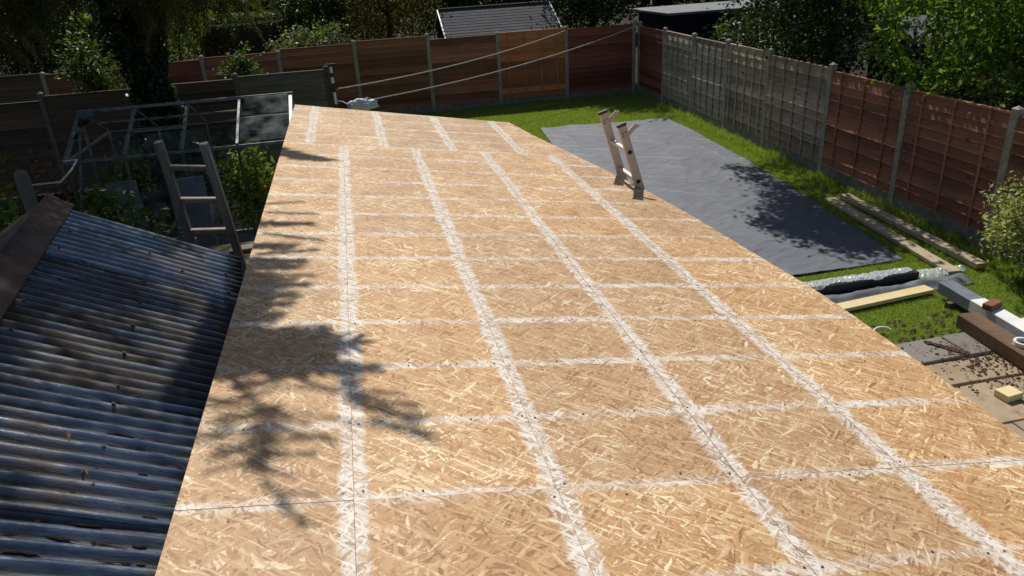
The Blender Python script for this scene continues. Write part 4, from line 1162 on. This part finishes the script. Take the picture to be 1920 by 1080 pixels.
# tall conifer with ivy on its trunk
con = thing('conifer_tree', 'very tall dark conifer with an ivy clad trunk behind the greenhouse', 'tree', (-3.55, 14.9, 0))
CO = Vector(con.location)
lrng = random.Random(21)
limbs = []
fr_axes = []
def frond_tpl(L, rng, wf=0.34, nw=1.0):
    """flat drooping spray of needles: returns quads"""
    V = []; F = []
    def sliver(p, d, ln, w, up_):
        s_ = np.cross(d, up_); s_ /= np.linalg.norm(s_) + 1e-9
        k = len(V); V.extend([p - s_ * w, p + s_ * w, p + d * ln + s_ * w * .4, p + d * ln - s_ * w * .4]); F.append((k, k + 1, k + 2, k + 3))
    n = int(L / 0.075)
    for i in range(n):
        x = L * i / n; z = -0.10 * (x / L) ** 2 * L
        for sgn in (-1, 1):
            tl = (wf * L) * (1 - 0.85 * (x / L)) * rng.uniform(.6, 1.2) + 0.05
            d = np.array([0.75, sgn * rng.uniform(.7, 1.1), -0.15 + rng.normal(0, .12)]); d /= np.linalg.norm(d)
            m = max(1, int(tl / 0.11))
            for k in range(m):
                p = np.array([x, 0, z]) + d * (k * 0.11)
                for s2 in (-1, 0, 1):
                    if s2 and rng.random() < .35: continue
                    dd = d + np.array([0.5, s2 * 0.8, -.15]) * (0.7 if s2 else 0); dd /= np.linalg.norm(dd)
                    sliver(p, dd, rng.uniform(.10, .17), nw * rng.uniform(.010, .018), np.array([0.1, 0.1, 1.0]))
    return np.array(V), np.array(F)
trg = np.random.default_rng(5)
TPL = [frond_tpl(L, trg) for L in (0.8, 1.0, 1.2, 1.4)] + [frond_tpl(L, trg, 0.13, 2.0) for L in (0.8, 1.1)] + [frond_tpl(L, trg, 0.24, 2.2) for L in (0.8, 1.1)]
def place_fronds(specs, rng):
    vs, fs, o = [], [], 0
    for (pos, yaw, pitch, roll, scl, ti) in specs:
        V, F = TPL[ti]
        R_ = np.array((Matrix.Rotation(yaw, 3, 'Z') @ Matrix.Rotation(-pitch, 3, 'Y') @ Matrix.Rotation(roll, 3, 'X')))
        vs.append(V * scl @ R_.T + np.asarray(pos)); fs.append(F + o); o += len(V)
    return np.concatenate(vs), np.concatenate(fs)
specs = []
crg = np.random.default_rng(8)
for k in range(1500):
    u = crg.normal(size=3); u /= np.linalg.norm(u); r_ = crg.uniform(.35, 1) ** .6
    c = np.array([-5.0, 12.6, 9.2]) + u * r_ * np.array([4.0, 5.6, 4.6])
    if c[2] < 4.6: continue
    yaw = math.atan2(c[1] - 13.5, c[0] + 4.6) + crg.normal(0, .5); scl = crg.uniform(.8, 1.4); ti = int(crg.integers(4))
    if c[0] + max(0, math.cos(yaw)) * (0.8 + 0.2 * ti) * scl + 0.22 * scl > -0.72: continue
    specs.append((c - np.array(CO), yaw, -0.35 + crg.normal(0, .25), crg.normal(0, .4), scl, ti))
# low drooping skirts that reach into the view
for (cx, cy, cz, n) in ((-5.3, 14.0, 3.7, 34), (-4.9, 14.2, 3.95, 26), (-2.5, 14.6, 3.75, 30), (-1.9, 15.0, 3.7, 20), (-3.4, 14.2, 3.85, 30), (-6.6, 14.5, 3.5, 24), (-3.0, 14.6, 3.6, 18)):
    for _ in range(n):
        specs.append((np.array([cx, cy, cz]) + crg.normal(size=3) * np.array([.35, .4, .14]) - np.array(CO), crg.uniform(0, 6.28), -0.9 + crg.normal(0, .3), crg.normal(0, .4), crg.uniform(.5, .8), int(crg.integers(4))))
v, f = place_fronds(specs, crg)
link('crown', np_mesh('crown', v, f, LEAF['conifer']), con)
# stem and limbs
for k in range(26):
    a = lrng.uniform(0, 6.28); z = 4.6 + k * 0.34; rad = lrng.uniform(2.0, 3.6) * (1 - .35 * k / 26)
    limbs.append((z / 14.0, (math.cos(a) * rad - 0.7, math.sin(a) * rad - 1.2, z + lrng.uniform(-.3, .6)), 0.05))
trunk_mesh((0, 0, 0), (-0.3, -0.3, 14.0), 0.26, limbs, lrng).build('trunk', MAT['bark'], con)
n = 9000; th = RNG.uniform(0, 2 * np.pi, n); zz = RNG.uniform(0.0, 4.9, n); rad = 0.36 + 0.10 * np.sin(zz * 2.1 + th * 2) + RNG.normal(0, .05, n)
ip = np.stack([rad * np.cos(th) - .02 * zz, rad * np.sin(th) - .02 * zz, zz], 1)
v, f = leaf_cloud(ip, 0.10, 0.8, 0.1, 0.8, 0.0); link('ivy', np_mesh('ivy', v, f, LEAF['ivy']), con)
specs = [(np.array([-5.15, 14.3, 3.15]) + crg.normal(size=3) * np.array([.15, .2, .10]) - np.array(CO), crg.uniform(-.5, .8), -1.0 + crg.normal(0, .2), 0, .5, int(crg.integers(4))) for _ in range(9)]
v, f = place_fronds(specs, crg); link('dead_spray', np_mesh('dead_spray', v, f, LEAF['brown']), con)

# a second conifer just left of the view, its boughs reaching over the shed and the edge of the deck
yew = thing('overhanging_conifer', 'spreading conifer at the left whose boughs shade the corrugated roof', 'tree', (-4.5, 6.6, 0))
YO = Vector(yew.location)
SHADE_WIDE = [(-0.67, 6.21, -0.12, 5.71), (-0.64, 6.02, -0.3, 5.72), (-0.62, 4.21, -0.23, 4.19), (-0.6, 3.85, -0.29, 3.79), (-0.59, 3.55, -0.28, 3.56), (-0.59, 3.28, -0.31, 3.28), (-0.6, 3.07, -0.31, 3.04), (-0.6, 2.81, -0.19, 2.79), (-0.61, 2.74, -0.15, 2.73), (-0.6, 2.68, -0.11, 2.68), (-0.6, 2.6, -0.11, 2.59), (-0.59, 2.53, -0.11, 2.51), (-0.47, 2.74, -0.12, 2.8), (-0.58, 2.47, -0.34, 2.48), (-0.34, 2.52, -0.1, 2.47), (-0.6, 3.41, -0.38, 3.38), (-0.6, 2.99, -0.41, 3.02)]
SHADE_NARROW = [(-0.61, 4.41, -0.29, 4.41), (-0.64, 4.57, -0.39, 4.66), (-0.6, 4.03, -0.25, 3.91), (-0.6, 3.69, -0.27, 3.79), (-0.59, 3.44, -0.27, 3.41), (-0.57, 3.19, -0.33, 3.16), (-0.16, 2.55, -0.11, 2.19), (-0.19, 2.51, -0.14, 2.25), (-0.14, 2.34, 0.1, 2.25), (-0.12, 2.27, 0.12, 2.18), (-0.1, 2.2, 0.12, 2.07), (-0.1, 2.39, 0.04, 2.34), (-0.02, 2.14, 0.13, 2.04), (-0.08, 2.31, 0.07, 2.13), (-0.56, 2.36, -0.34, 2.46), (-0.6, 2.26, -0.4, 2.35), (-0.59, 2.15, -0.36, 2.23), (-0.57, 2.07, -0.39, 2.13), (-0.55, 2.41, -0.42, 2.17), (-0.42, 2.26, -0.42, 1.78), (-0.42, 2.17, -0.44, 1.86), (-0.36, 1.77, -0.27, 1.63), (-0.41, 1.86, -0.33, 1.73), (-0.42, 2.04, -0.22, 2.08), (-0.41, 1.99, -0.24, 1.97), (-0.42, 1.91, -0.31, 1.86), (-0.38, 1.81, -0.24, 1.78), (-0.43, 2.05, -0.59, 1.91), (-0.44, 1.96, -0.59, 1.85), (-0.52, 2.14, -0.61, 2.05), (-0.46, 2.01, -0.57, 1.97), (-0.41, 2.13, -0.19, 2.03), (-0.39, 2.2, -0.28, 2.12), (-0.38, 2.48, -0.19, 2.32)]

SHADE_WIDE += [(-0.66, 2.46 + 0.072 * k, -0.40 + 0.05 * math.sin(k * 2.2), 2.46 + 0.072 * k + 0.03 * math.cos(k * 1.3)) for k in range(17)]
SHADE_WIDE += [(-0.45, 2.56 + 0.045 * k, -0.14 + 0.03 * math.sin(k * 2.9), 2.56 + 0.045 * k) for k in range(6)]
specs = []; yl = []
yrg = np.random.default_rng(17)
for k in range(720):
    u = yrg.normal(size=3); u /= np.linalg.norm(u); r_ = yrg.uniform(.15, 1) ** .5
    c = np.array([-2.75, 5.3, 6.5]) + u * r_ * np.array([2.3, 2.7, 1.7])
    yaw = math.atan2(c[1] - 6.6, c[0] + 4.5) + yrg.normal(0, .6); scl = yrg.uniform(.45, .8); ti = int(yrg.integers(4))
    if c[0] + max(0, math.cos(yaw)) * (0.8 + 0.2 * ti) * scl + 0.15 * scl > -0.66: continue
    specs.append((c - np.array(YO), yaw, -0.25 + yrg.normal(0, .25), yrg.normal(0, .4), scl, ti))
for wide, lst in ((True, SHADE_WIDE), (False, SHADE_NARROW)):
    for i, (xa, ya, xb, yb) in enumerate(lst):
        for rp in range(2 if wide else 1):
            h = 3.3 + 0.5 * math.sin(i * 1.7 + rp) + 0.10 * (ya - 2.5)
            A, B = Vector((xa, ya, 2.47)), Vector((xb, yb, 2.45))
            if wide: A += Vector((-.15, yrg.normal(0, .02), 0)); B += Vector((yrg.normal(0, .075) - .07, yrg.normal(0, .03), 0))
            p = A + TO_SUN * (h / TO_SUN.z); d = B - A
            ti = int(yrg.integers(6, 8)) if wide else int(yrg.integers(4, 6))
            Lt = (0.8, 1.1)[ti % 2] + 0.10
            specs.append((np.array(p - YO), math.atan2(d.y, d.x), -0.03, yrg.normal(0, .10), d.length / Lt, ti))
            if rp == 0 and i % 4 == 0: yl.append(p)
v, f = place_fronds(specs, yrg)
link('crown', np_mesh('crown', v, f, LEAF['conifer']), yew)
ylimb = []
for k in range(14):
    a = yrg.uniform(-1.6, 1.0); z = 4.9 + k * .22; rad = yrg.uniform(1.6, 3.2)
    ylimb.append((z / 8.5, (math.cos(a) * rad, math.sin(a) * rad, z + yrg.uniform(-.1, .5)), 0.035))
for q in yl:
    q = q - YO; ylimb.append((max(.5, (q.z - .5) / 8.5), (q.x, q.y, q.z - .01), 0.03))
trunk_mesh((0, 0, 0), (0.1, -0.2, 8.5), 0.2, ylimb, lrng).build('trunk', MAT['bark'], yew)

# background planting beyond the fences
tree('bay_shrub', 'sunlit yellow green shrub right of the ivy trunk beyond the back fence', -4.9, 24.5, (-4.9, 24.3, 2.6), (1.1, .9, 1.5), 'lime', 150, 34, .16, .12, .06, seed=31, cat='shrub')
hd = thing('clipped_hedge', 'dark clipped hedge with a flat sunlit top beyond the back fence', 'hedge', (-2.9, 25.0, 0))
n = 16000; q = RNG.uniform(-1, 1, (n, 3)); ax_ = RNG.integers(0, 3, n); sg = np.sign(RNG.uniform(-1, 1, n)); q[np.arange(n), ax_] = sg * RNG.uniform(.88, 1.02, n)
v, f = leaf_cloud(q * np.array([1.35, 0.8, 1.32]) + np.array([0, 0, 1.33]), .09, .55); link('foliage', np_mesh('foliage', v, f, LEAF['hedge']), hd)
MB().box((0, 0, 1.2), (2.4, 1.3, 2.35)).build('twig_core', MAT['bark'], hd)
tree('rose_shrub', 'pale leaved loose shrub just above the brown panels of the back fence', -0.9, 22.3, (-0.95, 22.3, 1.75), (1.25, .6, .55), 'pale', 130, 26, .13, .11, .03, seed=32, cat='shrub', shell=.1)
tree('laurel_shrub', 'tall green shrub with sunlit leaves between the hedge and the olive tree', -0.9, 25.2, (-0.9, 25.2, 2.9), (1.1, .9, 1.8), 'hedge', 190, 34, .18, .14, .07, seed=33, cat='shrub')
tree('olive_tree', 'broad dark olive green tree with yellowing tips left of the shingle roof', 1.3, 24.6, (1.25, 24.4, 3.2), (1.75, 1.3, 2.2), 'olive', 330, 34, .22, .11, .10, seed=34, droop=.7)
tree('small_shrub', 'small bright green bush between the two fences left of the grey panel', -2.35, 17.9, (-2.35, 17.9, 1.62), (.42, .4, .62), 'hedge', 70, 26, .09, .09, .025, seed=35, cat='shrub', shell=.1)
tree('trunk_side_shrub', 'dappled shrub growing up to the left of the ivy trunk', -5.1, 16.9, (-5.05, 16.8, 2.0), (.5, .4, .9), 'hedge', 80, 26, .10, .10, .03, seed=36, cat='shrub', shell=.1)
tree('maple_sapling', 'slender sapling with a bright yellow green tip left of the ivy trunk', -6.05, 20.0, (-6.05, 20.0, 2.95), (.22, .2, .22), 'lime', 22, 9, .06, .14, .02, seed=44, cat='plant', shell=.1, trunk='stem', crown='foliage')
tree('evergreen_tree', 'dark evergreen tree right of the shingle roof behind the corner panel', 7.6, 23.8, (7.5, 23.6, 4.2), (1.5, 1.4, 3.3), 'dark', 420, 40, .22, .13, .12, seed=37)
tree('corner_sprig', 'bright green young shoot standing against the navy outbuilding', 9.62, 19.0, (9.62, 19.0, 1.72), (.17, .15, .26), 'lime', 26, 9, .05, .10, .012, seed=38, cat='plant', shell=.1, trunk='stem', crown='foliage')
tree('shade_tree', 'dark leafy tree right of the navy outbuilding', 13.3, 20.0, (13.2, 20.0, 3.2), (2.2, 1.8, 2.6), 'dark', 330, 36, .25, .14, .14, seed=39)
tree('apple_back_tree', 'deep green tree behind the small navy shed', 15.8, 17.5, (15.6, 17.5, 3.4), (2.4, 2.0, 3.0), 'hedge', 300, 36, .25, .15, .14, seed=40)
GRP = 'tall trees closing the view beyond the gardens'
kinds = ['dark', 'hedge', 'dark', 'olive', 'dark', 'hedge', 'dark', 'dark', 'hedge', 'dark', 'dark']
labs = ['tall dark tree at the far left beyond the fences', 'tall green tree behind the conifer trunk', 'tall dark tree behind the sunlit yellow shrub', 'tall olive tree behind the clipped hedge', 'tall dark tree behind the broad olive tree',
        'tall green tree above the shingle roof', 'tall dark tree right behind the evergreen', 'tall dark tree behind the navy outbuilding', 'tall green tree right of the navy outbuilding', 'tall dark tree behind the small navy shed', 'tall dark tree at the far right']
for i, x in enumerate((-21, -15.5, -10.2, -5.0, 0.2, 5.0, 10.0, 15.0, 20.5, 25.5, 29.5)):
    y = 37.0 + 1.2 * math.sin(i * 2.3) - (6 if i > 8 else 0)
    tree('tall_tree', labs[i], x, y, (x, y, 4.2), (3.5, 2.2, 4.4), kinds[i], 520, 36, .36, .25, .2, seed=50 + i, group=GRP, shell=.3)
for i, (x, y, lab) in enumerate(((-9.0, 23.6, 'dark bush standing behind the fence at the far left'), (-6.9, 23.4, 'dark bush behind the fence left of the ivy trunk'))):
    tree('dark_bush', lab, x, y, (x, y, 2.0), (1.4, 1.0, 1.9), 'dark', 200, 34, .2, .14, .08, seed=70 + i, cat='bush')

for i, (x, y, r_, lab) in enumerate(((9.6, 17.4, 1.0, 'dark low bush behind the grey panels near the far corner'), (10.6, 12.2, 1.2, 'dark low bush behind the red brown panels'), (11.4, 17.6, 1.1, 'dark bush beside the small navy shed'), (11.0, 10.0, 1.0, 'dark low bush under the apple tree'))):
    tree('low_bush', lab, x, y, (x, y, 1.05), (r_, r_, 1.0), 'dark', 130, 34, .2, .12, .06, seed=90 + i, cat='bush')
# near planting
tree('variegated_bush', 'cream and green variegated bush at the right edge in front of the fence', 7.32, 6.55, (7.25, 6.50, .72), (.42, .55, .50), 'varieg', 170, 32, .07, .06, .03, seed=80, cat='bush', shell=.15, trunk='stem', crown='foliage')
tree('dark_shrub', 'dark shaded shrub below the variegated bush at the right edge', 7.2, 6.0, (7.15, 5.95, .38), (.40, .42, .36), 'dark', 90, 28, .07, .06, .03, seed=81, cat='bush', shell=.15, trunk='stem', crown='foliage')
tree('elder_bush', 'green leafy bush growing between the corrugated roof and the wooden ladder', -2.05, 6.55, (-2.05, 6.5, 1.55), (.42, .38, .62), 'hedge', 120, 26, .08, .07, .03, seed=82, cat='bush', shell=.15, trunk='stem', crown='foliage')
lb = tree('left_bush', 'green bush with red blossom at the left edge above the ridge cap', -3.35, 7.0, (-3.4, 6.95, 1.7), (.55, .45, .75), 'apple', 130, 26, .10, .08, .03, seed=83, cat='bush', shell=.15, trunk='stem', crown='foliage')
v, f = leaf_cloud(clumps(np.array([0.05, -.05, 1.75]), (.5, .42, .7), 22, 9, .04, .6, np.random.default_rng(3)), .05, .8)
link('blossom', np_mesh('blossom', v, f, leaf_mat('red_blossom', (0.20, 0.02, 0.02), (0.38, 0.05, 0.04), (0.5, 0.12, 0.08), .3)), lb)
tree('dry_bush', 'brown twiggy bush between the stakes and the greenhouse', -3.7, 9.3, (-3.7, 9.3, 1.3), (.55, .5, .7), 'brown', 70, 20, .12, .07, .03, seed=84, cat='bush', shell=.15, trunk='stem', crown='foliage')
tree('greenhouse_vine', 'pale leafy vine inside the left end of the greenhouse', -2.95, 10.1, (-2.9, 10.0, 1.55), (.32, .35, .30), 'pale', 46, 16, .07, .08, .02, seed=85, cat='plant', shell=.1, trunk='stem', crown='foliage')
tree('tomato_plant', 'bright green plant inside the greenhouse seen right of the wooden ladder', -1.45, 10.0, (-1.42, 9.9, 1.2), (.45, .45, .50), 'lime', 80, 22, .08, .09, .02, seed=86, cat='plant', shell=.1, trunk='stem', crown='foliage')
